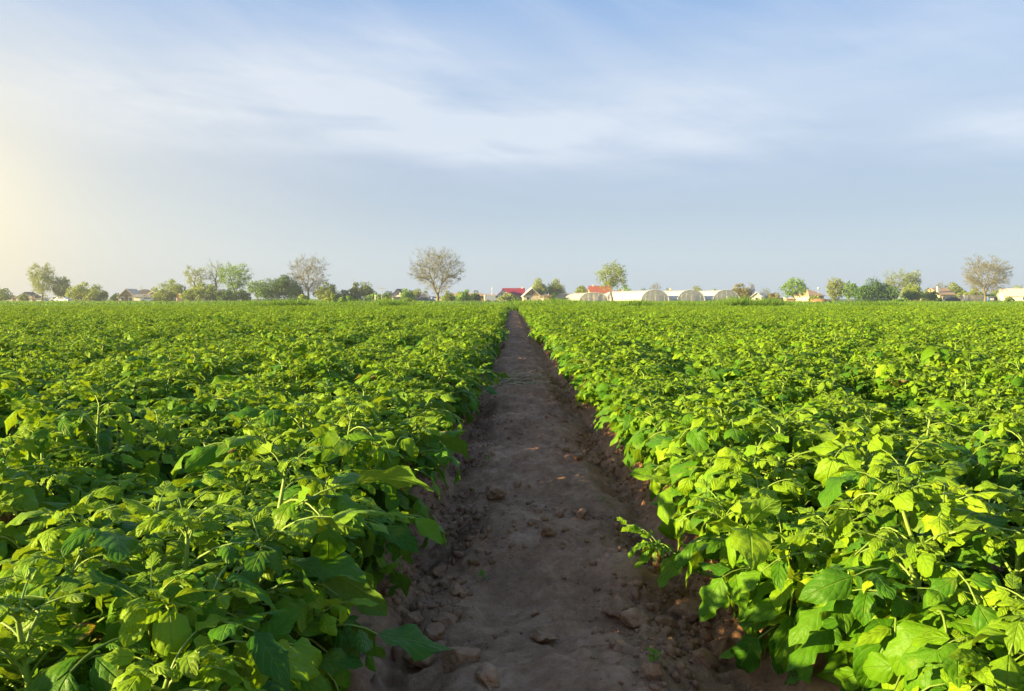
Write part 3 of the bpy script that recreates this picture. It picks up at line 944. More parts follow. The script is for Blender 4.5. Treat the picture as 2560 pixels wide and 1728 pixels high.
def grow(tips, root, r0, rg, fork=0.42, kmin=0.02):
    """branches from root to every tip, forking where the tips part"""
    segs = []
    def rec(p, idx, depth, rad):
        T = tips[idx]
        if len(idx) <= 2 or depth > 11:
            for q in T:
                mid = (p + q) / 2 + rg.normal(0, 0.05, 3) * np.linalg.norm(q - p)
                segs.append(([p, mid, q], [max(kmin, rad * 0.6), kmin, kmin * 0.7]))
            return
        D = T - p
        c = D.mean(0)
        # split by the widest direction
        Q = D - c; u_, s_, vt = np.linalg.svd(Q, full_matrices=False)
        pr = Q @ vt[0]; cut = np.median(pr) + rg.normal(0, 0.15) * pr.std()
        for m in (pr <= cut, pr > cut):
            if m.sum() == 0: continue
            sub = [idx[i] for i in np.where(m)[0]]
            cc = tips[sub].mean(0)
            f = fork * rg.uniform(0.8, 1.2)
            q = p + (cc - p) * f + rg.normal(0, 0.04, 3) * np.linalg.norm(cc - p)
            rr = max(kmin, r0 * (len(sub) / len(tips)) ** 0.52)
            mid = (p + q) / 2 + rg.normal(0, 0.05, 3) * np.linalg.norm(q - p)
            segs.append(([p, mid, q], [max(kmin, min(rad, rr * 1.15)), rr, rr]))
            rec(q, sub, depth + 1, rr)
    rec(np.array(root, float), list(range(len(tips))), 0, r0)
    return segs


def crown_points(n, W, z0, z1, rg, squash=1.0, lumps=0, surf=0.6):
    c = np.array([0, 0, (z0 + z1) / 2]); rad = np.array([W / 2, W / 2 * squash, (z1 - z0) / 2])
    d = rg.normal(0, 1, (n, 3)); d /= np.linalg.norm(d, axis=1)[:, None]
    r = rg.uniform(0, 1, n) ** (1 / 3 * (1 - surf) + 0.12)
    az = np.arctan2(d[:, 1], d[:, 0])
    ph = rg.uniform(0, 6.28, 4)
    wob = 1 + 0.16 * np.sin(2 * az + ph[0] + 2 * d[:, 2]) + 0.12 * np.sin(5 * az + ph[1] + 4 * d[:, 2]) + 0.09 * np.sin(9 * az + ph[2]) * np.cos(7 * d[:, 2] + ph[3])
    return c + d * (r * wob * 0.92)[:, None] * rad


def loc_at(px, dist): return ((px - 1280) / FPX * dist, dist)


def z_at(py, dist): return CAM_H + (746 - py) / FPX * dist


def tree(name, px, ytop, wpx, dist, style, fol, label, cat='tree', bark='bark', cb=0.25, lean=0.0, dens=1.0, seed=None, squash=0.9, group=None, trunk=None):
    rg = np.random.default_rng(seed if seed is not None else int(px * 7 + ytop))
    x, y = loc_at(px, dist); H = z_at(ytop, dist); W = wpx / FPX * dist
    e = empty(name, (x, y, 0), rg.uniform(-0.4, 0.4)); tag(e, label, cat, group)
    if style in ('bare', 'airy'):
        nt = int((330 if style == 'bare' else 200) * dens)
        tips = crown_points(nt, W, H * cb, H, rg, squash)
        r0 = trunk or 0.024 * H
        root = np.array([lean * H * 0.3, 0, H * cb * 0.8])
        segs = grow(tips, root, r0, rg)
        T = [tube_arrays([[-lean * H * 0.1, 0, -0.1], [lean * H * 0.05, 0.05, H * cb * 0.4], root], [r0 * 1.5, r0 * 1.1, r0], 8)]
        T += [tube_arrays(p, r, 5 if max(r) > 0.1 else 3) for p, r in segs]
        # twigs round every tip
        ntw = int(7 if style == 'bare' else 3)
        tw = []
        ctr = np.array([0, 0, H * (cb + 1) / 2 - 0.12 * H])
        for q in tips:
            o_ = (q - ctr); o_ /= np.linalg.norm(o_) + 1e-6
            for _ in range(ntw):
                dv = o_ * 0.9 + rg.normal(0, 0.7, 3); dv /= np.linalg.norm(dv)
                l = rg.uniform(0.04, 0.085) * H
                p1 = q + dv * l * .5 + rg.normal(0, .03, 3); tw.append(tube_arrays([q - dv * l * .15, p1, p1 + dv * l * .5 + np.array([0, 0, .03 * l])], [0.017, 0.014, 0.008], 3))
        V, F = merge(T); put('trunk', make_mesh('trunk', V, F, M[bark], smooth=True), e)
        if style == 'bare':
            V, F = merge(tw)
            P = np.repeat(tips, 3, 0) + rg.normal(0, 0.035 * H, (nt * 3, 3))
            Vc, Fc, cc = cards(P, 0.10, rg)
            VV = np.concatenate([V, Vc]); FF = np.concatenate([F, Fc + len(V)])
            col = np.concatenate([np.full((len(V), 3), 0.4), cc])
            put('crown', make_mesh('crown', VV, FF, M[fol], col=col), e)
        else:
            V, F = merge(tw)
            nl = int(3300 * dens)
            base = tips[rg.integers(0, nt, nl)]
            P = base + rg.normal(0, 0.030 * H, (nl, 3))
            Vc, Fc, cc = cards(P, 0.16, rg, 0.6)
            VV = np.concatenate([V, Vc]); FF = np.concatenate([F, Fc + len(V)])
            col = np.concatenate([np.full((len(V), 3), 0.3), cc])
            put('crown', make_mesh('crown', VV, FF, M[fol], col=col), e)
    else:   # dense
        z0 = H * cb if cb != 0.25 else 0.0
        nlump = int(22 + W * 2.2)
        # lumps sit lower towards the sides like a real bush
        u = rg.uniform(-1, 1, nlump); w_ = rg.uniform(-0.6, 0.6, nlump)
        rl = rg.uniform(0.15, 0.30, nlump) * min(H, W)
        top = H * (1 - 0.38 * np.abs(u) ** 2.6) * rg.uniform(0.82, 1.0, nlump)
        cz = z0 + (top - rl - z0) * rg.uniform(0.0, 1.0, nlump) ** 0.75
        cz = np.maximum(cz, rl * 0.7)
        C = np.stack([u * (W / 2 - rl * .8), w_ * W / 2 * squash, cz], -1)
        C[0] = (rg.normal(0, .1) * W, 0, H - rl[0])
        n = int(np.clip(9000 * dens * (W * H / 60), 2500, 12000))
        li = rg.integers(0, nlump, n)
        d = rg.normal(0, 1, (n, 3)); d /= np.linalg.norm(d, axis=1)[:, None]; d[:, 2] = np.where(rg.random(n) < .6, np.abs(d[:, 2]), d[:, 2])
        P = C[li] + d * (rl[li] * rg.uniform(0.72, 1.12, n) * (1 + 0.2 * rg.normal(0, 1, n) * (rg.random(n) < .15)))[:, None]
        P[:, 2] = np.abs(P[:, 2])
        V, F, cc = cards(P, 0.19, rg, 0.3, d)
        lt = np.repeat(rg.uniform(-0.25, 0.25, nlump)[li], 4)[:, None]
        put('crown', make_mesh('crown', V, F, M[fol], col=np.clip(cc + lt, 0, 1)), e)
        segs = grow(C, np.array([0, 0, max(0.2, z0 * 0.8)]), 0.018 * max(H, 4), rg)
        T = [tube_arrays([[0, 0, -0.1], [0, 0, max(0.2, z0 * 0.8)]], 0.03 * max(H, 4), 7)] + [tube_arrays(p, r, 4) for p, r in segs]
        V, F = merge(T); put('trunk', make_mesh('trunk', V, F, M[bark], smooth=True), e)
    return e


TREES = [
    ('leafy_tree', -6, 712, 66, 235, 'dense', 'fol_yellow', 'yellow-green leafy tree cut by the left edge of the photo', {}),
    ('shrub', 62, 733, 24, 255, 'dense', 'fol_olive', 'small olive shrub beside the dark-roofed shed at far left', {}),
    ('tall_tree', 108, 656, 64, 235, 'airy', 'fol_grey', 'tall slender pale tree standing highest at the far left', dict(cb=0.14, bark='bark_pale', dens=1.5)),
    ('leafy_tree', 155, 690, 46, 238, 'airy', 'fol_grey', 'pale airy tree between the tall slender tree and the round bush', dict(cb=0.1, dens=1.5)),
    ('round_bush', 222, 704, 104, 232, 'dense', 'fol_olive', 'wide rounded olive bush left of the cream-gabled house', {}),
    ('dark_hedge', 290, 731, 24, 262, 'dense', 'fol_dark', 'dark green hedge clump against the left side of the cream-gabled house', {}),
    ('leafy_tree', 428, 697, 82, 240, 'dense', 'fol_olive', 'broad olive tree right of the pink low house', dict(dens=0.9)),
    ('leafy_tree', 388, 716, 30, 270, 'dense', 'fol_grey', 'pale tree behind the pink low house', {}),
    ('broad_bush', 512, 705, 108, 228, 'dense', 'fol_olive', 'broad olive-brown bush below the leaning sparse tree', {}),
    ('broad_bush', 590, 716, 76, 226, 'dense', 'fol_dark', 'dark green bush below the bright-leaved airy tree', {}),
    ('sparse_tree', 492, 664, 62, 232, 'airy', 'fol_grey', 'sparse tree leaning left above the broad olive-brown bush', dict(cb=0.35, lean=0.1, dens=0.5, bark='bark_pale')),
    ('sparse_tree', 542, 648, 44, 233, 'bare', 'fol_grey', 'slim nearly bare tree rising behind the broad olive-brown bush', dict(cb=0.25, dens=0.35, bark='bark_pale')),
    ('airy_tree', 590, 656, 80, 231, 'airy', 'fol_green', 'bright-leaved airy tree above the dark green bush', dict(cb=0.28, dens=1.3, bark='bark_pale')),
    ('airy_tree', 645, 698, 56, 240, 'airy', 'fol_green', 'low airy green tree left of the darkest round bush', dict(cb=0.2, dens=0.9)),
    ('dark_bush', 702, 685, 114, 222, 'dense', 'fol_dark', 'big dark green bush left of the tan bare-twigged tree', {}),
    ('bare_tree', 772, 640, 100, 236, 'bare', 'fol_brown', 'tan bare-twigged tree behind the big dark green bush', dict(cb=0.15, dens=1.6, bark='bark_pale')),
    ('olive_bush', 815, 704, 66, 234, 'dense', 'fol_olive', 'olive bush at the right foot of the tan bare-twigged tree', {}),
    ('dark_bush', 872, 722, 66, 240, 'dense', 'fol_dark', 'low dark bush left of the two narrow olive trees', {}),
    ('narrow_tree', 888, 704, 24, 242, 'dense', 'fol_olive', 'narrow olive tree beside the antenna mast', dict(cb=0.2)),
    ('olive_tree', 914, 703, 48, 243, 'dense', 'fol_olive', 'ragged olive tree just right of the narrow tree by the mast', dict(dens=0.7, cb=0.2)),
    ('green_shrub', 940, 730, 50, 225, 'dense', 'fol_green', 'green shrub left of the T-shaped lamp pole', {}),
    ('green_shrub', 972, 725, 36, 262, 'dense', 'fol_dark', 'dark shrub at the left side of the white gabled house', {}),
    ('green_shrub', 1020, 719, 40, 236, 'dense', 'fol_green', 'green shrub touching the right side of the white gabled house', {}),
    ('olive_shrub', 1048, 720, 50, 262, 'dense', 'fol_olive', 'olive shrub behind the low white-gabled cottage', {}),
    ('bare_tree', 1095, 620, 134, 215, 'bare', 'fol_brown', 'tallest wide bare tree with several pale stems left of centre', dict(cb=0.17, dens=2.1, bark='bark_pale')),
    ('olive_shrub', 1120, 725, 38, 228, 'dense', 'fol_olive', 'olive shrub at the right foot of the tallest bare tree', {}),
    ('leafy_bush', 1158, 722, 42, 232, 'dense', 'fol_green', 'green bush with pale blossoms before the long low cream house', {}),
    ('leafy_bush', 1187, 725, 30, 236, 'dense', 'fol_dark', 'dark green bush at the left end of the open shelter', {}),
    ('grey_shrub', 1270, 731, 60, 210, 'dense', 'fol_grey', 'greyish low shrub in front of the crimson-roofed house', {}),
    ('leafy_tree', 1349, 694, 44, 262, 'dense', 'fol_grey', 'grey-green tree behind the brown-gabled house, left of its neighbour', dict(cb=0.15)),
    ('leafy_tree', 1388, 695, 48, 264, 'dense', 'fol_grey', 'grey-green tree above the yellow shed', dict(dens=0.8, cb=0.15)),
    ('thin_cypress', 1384, 731, 10, 222, 'dense', 'fol_green', 'thin upright shrub at the right end of the yellow shed', {}),
    ('olive_tree', 1452, 712, 38, 285, 'dense', 'fol_olive', 'small olive tree behind the leftmost greenhouse roof', {}),
    ('airy_tree', 1530, 651, 82, 205, 'airy', 'fol_olive', 'airy yellow-green tree on a bent trunk before the greenhouses', dict(cb=0.27, lean=-0.12, dens=1.0)),
    ('green_tree', 1562, 712, 46, 292, 'dense', 'fol_green', 'green tree showing right behind the bent-trunk tree over the greenhouse roof', {}),
    ('bare_tree', 1639, 706, 40, 300, 'bare', 'fol_brown', 'small bare tree behind the middle greenhouse arch', dict(cb=0.15, dens=0.4)),
    ('green_tree', 1606, 719, 34, 300, 'dense', 'fol_dark', 'low dark tree left of the small bare tree over the greenhouses', {}),
    ('green_tree', 1668, 719, 22, 298, 'dense', 'fol_green', 'tiny green tree left of the little tan roof over the greenhouses', {}),
    ('olive_tree', 1742, 713, 42, 296, 'dense', 'fol_grey', 'greyish tree top behind the third greenhouse arch', {}),
    ('green_tree', 1786, 721, 26, 296, 'dense', 'fol_green', 'tiny green tree top left of the fourth greenhouse arch', {}),
    ('brown_tree', 1850, 707, 58, 262, 'dense', 'fol_brown', 'rounded brown tree at the right end of the greenhouses', dict(cb=0.1)),
    ('brown_tree', 1877, 704, 20, 264, 'bare', 'fol_brown', 'thin taller tree at the right side of the rounded brown tree', dict(cb=0.15, dens=0.3)),
    ('bare_tree', 1912, 718, 34, 262, 'bare', 'fol_grey', 'pale bare tree right of the small pale cottage', dict(cb=0.1, dens=0.35)),
    ('brown_shrub', 1932, 729, 34, 258, 'dense', 'fol_brown', 'brown leafless shrub left of the bright round tree', dict(dens=0.6)),
    ('round_tree', 1984, 694, 72, 226, 'airy', 'fol_green', 'bright green round tree standing alone right of the tall weeds', dict(cb=0.2, dens=1.3)),
    ('olive_bush', 2036, 737, 34, 212, 'dense', 'fol_olive', 'rounded olive bush in front of the brown-roofed house', {}),
    ('feathery_tree', 2087, 694, 44, 238, 'airy', 'fol_grey', 'feathery grey-green tree right of the brown-roofed house', dict(cb=0.05, dens=1.5)),
    ('green_tree', 2122, 704, 44, 236, 'airy', 'fol_green', 'sparse green tree between the feathery tree and the dark bush', dict(cb=0.15, dens=1.0)),
    ('dark_bush', 2186, 692, 106, 222, 'dense', 'fol_dark', 'big dark green bush left of the yellowish bare tree', {}),
    ('bare_tree', 2238, 672, 66, 232, 'bare', 'fol_yellow', 'yellowish bare tree rising right of the right-hand dark bush', dict(cb=0.25, dens=0.9, bark='bark_pale')),
    ('spiky_tree', 2277, 671, 44, 236, 'airy', 'fol_grey', 'spiky grey-green tree right of the yellowish bare tree', dict(cb=0.15, dens=0.8)),
    ('olive_bush', 2276, 704, 58, 228, 'dense', 'fol_yellow', 'yellow-green bush below the spiky grey-green tree', {}),
    ('olive_bush', 2320, 719, 44, 240, 'dense', 'fol_olive', 'olive bush left of the house with the white chimney', {}),
    ('bare_tree', 2350, 702, 42, 268, 'bare', 'fol_brown', 'small bare tree behind the chimney of the tan-roofed house', dict(cb=0.15, dens=0.45)),
    ('olive_tree', 2384, 704, 44, 272, 'dense', 'fol_olive', 'olive tree behind the tan-roofed house near the right edge', {}),
    ('bare_tree', 2461, 641, 134, 222, 'bare', 'fol_brown', 'big brown bare tree over the cream container at right', dict(cb=0.17, dens=2.1, bark='bark_pale')),
    ('olive_bush', 2430, 718, 70, 262, 'dense', 'fol_olive', 'olive bush behind the cream container', {}),
    ('olive_bush', 2492, 720, 50, 262, 'dense', 'fol_green', 'green bush between the big brown tree and the rightmost house', {}),
    ('leafy_tree', 2545, 711, 50, 290, 'dense', 'fol_grey', 'grey-green tree behind the rightmost pale roof', {}),
    ('bushes', 2440, 738, 30, 250, 'dense', 'fol_green', 'low green bush right behind the cream container end', {}),
    ('green_shrub', 2345, 743, 22, 225, 'dense', 'fol_dark', 'small dark shrub before the tan-roofed house', {}),
    ('green_shrub', 2522, 741, 26, 212, 'dense', 'fol_olive', 'small olive shrub in front of the rightmost house', {}),
    ('green_shrub', 2250, 744, 40, 190, 'dense', 'fol_green', 'low green shrub at the foot of the right-hand dark bush', {}),
    ('green_shrub', 760, 735, 30, 180, 'dense', 'fol_yellow', 'yellow-green weed bush before the big dark green bush', {}),
    ('green_shrub', 828, 735, 34, 170, 'dense', 'fol_yellow', 'yellow-green weed bush at the right foot of the tan tree', {}),
    ('green_shrub', 868, 738, 44, 150, 'dense', 'fol_green', 'bright rounded weed bush left of the small white post', {}),
    ('green_shrub', 965, 742, 34, 140, 'dense', 'fol_yellow', 'bright yellow-green weed bush below the T-shaped lamp pole', {}),
    ('green_shrub', 1020, 746, 36, 130, 'dense', 'fol_yellow', 'low yellow-green weed bush before the white gabled house', {}),
]
for nm, px, yt, w, d, st, fo, lab, kw in TREES:
    tree(nm if nm != 'bushes' else 'green_shrub', px, yt, w, d, st, fo, lab, cat='tree' if 'tree' in nm else 'bush', **kw)


# ------------------------------------------------------------------ houses
def house(name, px, dist, w, dep, wh, rh, yaw, wall, roof, label, gable='front', cat='house', over=0.35, wins=(), door=None, chimney=None, rmat2=None, gmat=None, z0=0.0):
    """gable='front': ridge runs away from the camera; 'side': ridge runs across; 'hip': hipped; 'flat': lean-to"""
    x, y = loc_at(px, dist)
    e = empty(name, (x, y, z0), yaw); tag(e, label, cat)
    h = w / 2; b = MB()
    if gable == 'front':
        b.prism([(-h, -0.2), (h, -0.2), (h, wh), (0, wh + rh), (-h, wh)], 0, dep)
    elif gable == 'side':
        n = [(-h, 0), (h, 0)]
        b.add([(-h, 0, -.2), (h, 0, -.2), (h, dep, -.2), (-h, dep, -.2), (-h, 0, wh), (h, 0, wh), (h, dep, wh), (-h, dep, wh), (-h, dep / 2, wh + rh), (h, dep / 2, wh + rh)],
              [(0, 3, 2, 1), (0, 1, 5, 4), (2, 3, 7, 6), (1, 2, 6, 9, 5), (3, 0, 4, 8, 7), (4, 5, 9, 8), (6, 7, 8, 9)])
    else:
        b.box(-h, h, 0, dep, -0.2, wh)
    put('wall', b.mesh('wall', M[wall]), e)
    r = MB(); o = over; th = 0.18
    if gable == 'front':
        k = rh / h; zl = wh - o * k
        r.prism([(-h - o, zl + .03), (0, wh + rh + .03), (0, wh + rh + th + .03), (-h - o, zl + th)], -o, dep + o)
        r.prism([(0, wh + rh + .03), (h + o, zl + .03), (h + o, zl + th), (0, wh + rh + th + .03)], -o, dep + o)
    elif gable == 'side':
        k = rh / (dep / 2)
        for s in (0, 1):
            y0, y1 = (-o, dep / 2) if s == 0 else (dep + o, dep / 2)
            za, zb = wh - o * k + .03, wh + rh + .03
            vs = [(-h - o, y0, za), (h + o, y0, za), (h + o, y1, zb), (-h - o, y1, zb)]
            vs += [(a, bb, c + th) for a, bb, c in vs]
            r.add(vs, [(0, 3, 2, 1), (4, 5, 6, 7), (0, 1, 5, 4), (1, 2, 6, 5), (2, 3, 7, 6), (3, 0, 4, 7)])
    elif gable == 'hip':
        q = min(h, dep / 2) * 0.8
        r.add([(-h - o, -o, wh), (h + o, -o, wh), (h + o, dep + o, wh), (-h - o, dep + o, wh), (-h + q, dep / 2, wh + rh), (h - q, dep / 2, wh + rh),
               (-h - o, -o, wh - .12), (h + o, -o, wh - .12), (h + o, dep + o, wh - .12), (-h - o, dep + o, wh - .12)],
              [(0, 1, 5, 4), (1, 2, 5), (2, 3, 4, 5), (3, 0, 4), (6, 7, 1, 0), (7, 8, 2, 1), (8, 9, 3, 2), (9, 6, 0, 3), (9, 8, 7, 6)])
    else:
        vs = [(-h - o, -o, wh + .02), (h + o, -o, wh + .02), (h + o, dep + o, wh + rh), (-h - o, dep + o, wh + rh)]; vs += [(a, bb, c + th) for a, bb, c in vs]
        r.add(vs, [(0, 3, 2, 1), (4, 5, 6, 7), (0, 1, 5, 4), (1, 2, 6, 5), (2, 3, 7, 6), (3, 0, 4, 7)])
    ro = put('roof', r.mesh('roof', M[roof]), e)
    if gmat and gable == 'front':
        g = MB(); g.prism([(-h * .93, wh + .1), (h * .93, wh + .1), (0, wh + rh * .95)], -0.05, -0.002)
        put('gable_boards', g.mesh('gable_boards', M[gmat]), e)
    for (wx, wz, ww, whh) in wins:
        g = MB().box(wx - ww / 2 - .08, wx + ww / 2 + .08, -0.06, -0.003, wz - .08, wz + whh + .08)
        wo = put('window', g.mesh('window', M['white']), e)
        g = MB().box(wx - ww / 2, wx + ww / 2, -0.09, -0.062, wz, wz + whh)
        put('pane', g.mesh('pane', M['glass']), wo)
    if door is not None:
        g = MB().box(door - .5, door + .5, -0.07, -0.003, 0, 2.05); put('door', g.mesh('door', M['door']), e)
    if chimney:
        cx, cyy, cz, hh = chimney
        g = MB().box(cx - .3, cx + .3, cyy - .3, cyy + .3, cz, cz + hh).box(cx - .38, cx + .38, cyy - .38, cyy + .38, cz + hh + .002, cz + hh + .15)
        put('chimney', g.mesh('chimney', M['white']), ro)
    return e


house('shed', 66, 262, 5, 5, 1.5, 1.5, 0.1, 'cream', 'darkroof', 'small cream shed with a dark roof at far left', wins=[(0, .6, .8, .6)], cat='shed')
house('gabled_house', 318, 258, 5.0, 9, 1.6, 2.4, 0.12, 'cream', 'cream', 'house with a cream-edged grey gable left of the dark hipped roof', over=.5, wins=[(-1.2, .3, .8, 1.0), (1.3, .3, .8, 1.0)], gmat='browngable', door=0)
house('dark_roofed_house', 350, 272, 8, 8, 2.2, 2.0, 0.0, 'tanwall', 'darkroof', 'house with a dark hipped roof between the gabled and pink houses', gable='hip', wins=[(-2, .9, .8, .9), (1.8, .9, .8, .9)])
house('grey_shed', 356, 254, 5, 4, 1.5, 0.7, 0.0, 'white', 'greyroof', 'low grey-roofed shed in front of the dark hipped roof', gable='side', cat='shed', door=1.0)
house('pink_house', 386, 256, 5.4, 7, 1.7, 1.5, -0.1, 'pinkwall', 'paleroof', 'pink low house with pale roof left of the broad olive tree', wins=[(-1.0, .5, .8, .8), (1.2, .5, .8, .8)])
house('white_outbuilding', 449, 230, 1.5, 3, 1.3, 0.5, 0.0, 'white', 'redroof', 'tiny white outbuilding with chimney under the broad olive tree', cat='shed', over=.15, chimney=(0, 1, 1.6, .7), door=0)
house('white_house', 994, 250, 3.5, 8, 2.0, 1.9, -0.05, 'white', 'darkroof', 'white gabled house with dark roof edges left of the tallest bare tree', over=.4, wins=[(0, 2.2, .6, .6)])
house('white_annex', 997, 246, 3.4, 3.2, 1.15, 0.25, -0.05, 'white', 'tanroof', 'low white annex in front of the white gabled house', gable='flat', cat='shed', wins=[(-.8, .3, .5, .5)])
house('white_cottage', 1060, 252, 3.4, 7, 1.6, 1.1, 0.05, 'white', 'paleroof', 'low cottage with a white gable left of the tallest bare tree', wins=[(0, .5, .7, .7)])
house('brown_shed', 1050, 248, 3.2, 3, 1.0, 0.4, 0, 'tanwall', 'greyroof', 'low brown shed in front of the white-gabled cottage', gable='flat', cat='shed', door=-.6)
house('long_cream_house', 1165, 256, 9.5, 6, 1.7, 0.9, 0, 'cream', 'tanroof', 'long low cream house behind the blossoming green bush', gable='side', wins=[(-3.2, .5, .8, .8), (1.1, .5, .8, .8), (3.2, .5, .8, .8)])
house('long_tan_shed', 1214, 262, 5.4, 5, 1.6, 0.7, 0, 'tanwall', 'tanroof', 'long tan shed between the open shelter and the crimson roof', gable='side', cat='shed', door=1.5)
house('crimson_house', 1284, 264, 7.0, 8, 2.2, 2.1, 0.0, 'cream', 'crimson', 'house with a bright crimson roof at the end of the path', gable='side', wins=[(-2.2, .8, .8, .9), (2.0, .8, .8, .9)], chimney=(2.9, 4, 3.7, 1.2))
house('crimson_porch', 1259, 258, 4.2, 6.5, 2.0, 2.0, 0.0, 'white', 'crimson', 'crimson-roofed white gable wing with small windows left of the chimney', wins=[(-.5, 2.1, .45, .7), (.5, 2.1, .45, .7), (-1, .7, .7, .8), (1, .7, .7, .8)], cat='house wing')
house('brown_gabled_house', 1330, 252, 5.2, 8, 1.9, 2.3, 0.06, 'cream', 'paleroof', 'cream house with a brown gable right of the crimson roof', over=.45, gmat='browngable', wins=[(.2, 2.5, .6, .9), (-1.3, .6, .8, .8)])
house('yellow_shed', 1370, 248, 2.9, 3, 1.6, 0.4, 0, 'tanwall', 'browngable', 'small yellow shed between the brown gable and the thin shrub', gable='flat', cat='shed', door=.7)
house('brown_cottage', 1401, 268, 3.2, 5, 1.9, 1.8, 0, 'tanwall', 'darkroof', 'small brown gabled cottage left of the greenhouses', wins=[(0, 1.9, .6, .6)])
house('grey_cottage', 1415, 274, 3.2, 5, 1.5, 1.4, 0, 'white', 'greyroof', 'small grey-roofed cottage between brown cottage and greenhouses')
house('red_roofed_house', 1500, 276, 6.8, 8, 3.1, 2.2, 0.0, 'cream', 'redroof', 'house with an orange-red roof behind the leftmost greenhouse', gable='side', chimney=(-2, 4, 5, .7))
house('red_roofed_wing', 1552, 282, 6.4, 6, 2.7, 0.9, 0.0, 'cream', 'redroof', 'low orange roof behind the bent-trunk tree over the greenhouse', gable='side', cat='house', chimney=(1.0, 3, 3.4, .7))
house('tan_roofed_house', 1679, 290, 3.6, 6, 2.8, 1.5, 0.0, 'cream', 'tanroof', 'small tan roof peeping over between the second and third greenhouse arches', gable='hip', chimney=(0, 3, 4.0, .7))
house('pale_cottage', 1890, 258, 3.0, 6, 1.7, 1.2, -0.2, 'white', 'paleroof', 'small pale cottage right of the rounded brown tree', wins=[(0, .6, .6, .7)])
house('brown_roofed_house', 2040, 248, 5.2, 8, 1.9, 1.9, 0.25, 'cream', 'tanroof', 'brown-roofed house behind the rounded olive bush', gable='hip', wins=[(1.4, .6, .8, .8)])
house('low_pink_house', 1996, 254, 8.0, 5, 0.9, 0.35, 0, 'pinkwall', 'paleroof', 'long low pink building behind the bright green round tree', gable='side', cat='shed', door=3.0)
house('low_brick_shed', 2304, 250, 3.6, 4, 1.2, 0.4, 0, 'pinkwall', 'tanroof', 'low brick shed left of the house with the white chimney', gable='flat', cat='shed', door=.7)
house('tan_house', 2366, 250, 5.2, 8, 2.2, 1.9, 0.15, 'cream', 'tanroof', 'tan-roofed house with a tall white chimney left of the cream container', gable='side', chimney=(-2.4, 1.2, 2.0, 2.6), wins=[(-1.2, .7, .8, .9), (1.3, .7, .8, .9)])
house('pale_house', 2544, 236, 7.5, 8, 1.8, 2.0, -0.35, 'white', 'paleroof', 'pale pink-roofed house cut by the right edge of the photo', gable='side', wins=[(-2, .6, .8, .8), (1.5, .6, .8, .8)])
house('barn', 30, 270, 6, 5, 1.2, 0.4, 0, 'white', 'greyroof', 'low white barn behind the yellow-green tree at the left edge', gable='side', cat='shed', door=1)
house('white_wall_shed', 94, 262, 5, 3, 0.85, 0.25, 0, 'white', 'greyroof', 'low white shed at the foot of the tall slender pale tree', gable='flat', cat='shed', door=-1)


# open shelter between bushes
def shelter():
    x, y = loc_at(1203, 250); e = empty('open_shelter', (x, y, 0)); tag(e, 'open shelter on posts with a tan roof beside the dark green bush', 'shelter')
    b = MB().box(-2.3, 2.3, 0, 4, 1.75, 1.95); put('roof', b.mesh('roof', M['tanroof']), e)
    for px_, py_ in ((-2.1, .2), (2.1, .2), (-2.1, 3.8), (2.1, 3.8)):
        put('post', MB().box(px_ - .07, px_ + .07, py_ - .07, py_ + .07, -.1, 1.748).mesh('post', M['pole']), e)
    put('back_wall', MB().box(-2.02, 2.02, 3.7, 3.8, 0, 1.745).mesh('back_wall', M['browngable']), e)


shelter()


def container():
    x, y = loc_at(2433, 238); e = empty('storage_container', (x, y, -0.2), 0.12); tag(e, 'cream storage container with ribbed sides under the big brown tree', 'container')
    w, d, h = 6.2, 2.4, 2.2
    b = MB().box(-w / 2, w / 2, 0, d, 0.1, h)
    for i in range(14):
        xx = -w / 2 + .5 + i * .4; b.box(xx, xx + .2, -0.05, -0.002, .25, h - .15)
    put('body', b.mesh('body', M['cream']), e)
    g = MB().box(-w / 2 + .02, -w / 2 + 1.2, -0.09, -0.055, 0.2, h - .1); dr = put('door', g.mesh('door', M['white']), e)
    put('handle', MB().box(-w / 2 + 1.0, -w / 2 + 1.06, -0.13, -0.092, .6, 1.6).mesh('handle', M['pole']), dr)
    put('roof_rim', MB().box(-w / 2 - .04, w / 2 + .04, -.06, d + .04, h + .002, h + .1).mesh('roof_rim', M['paleroof']), e)


container()


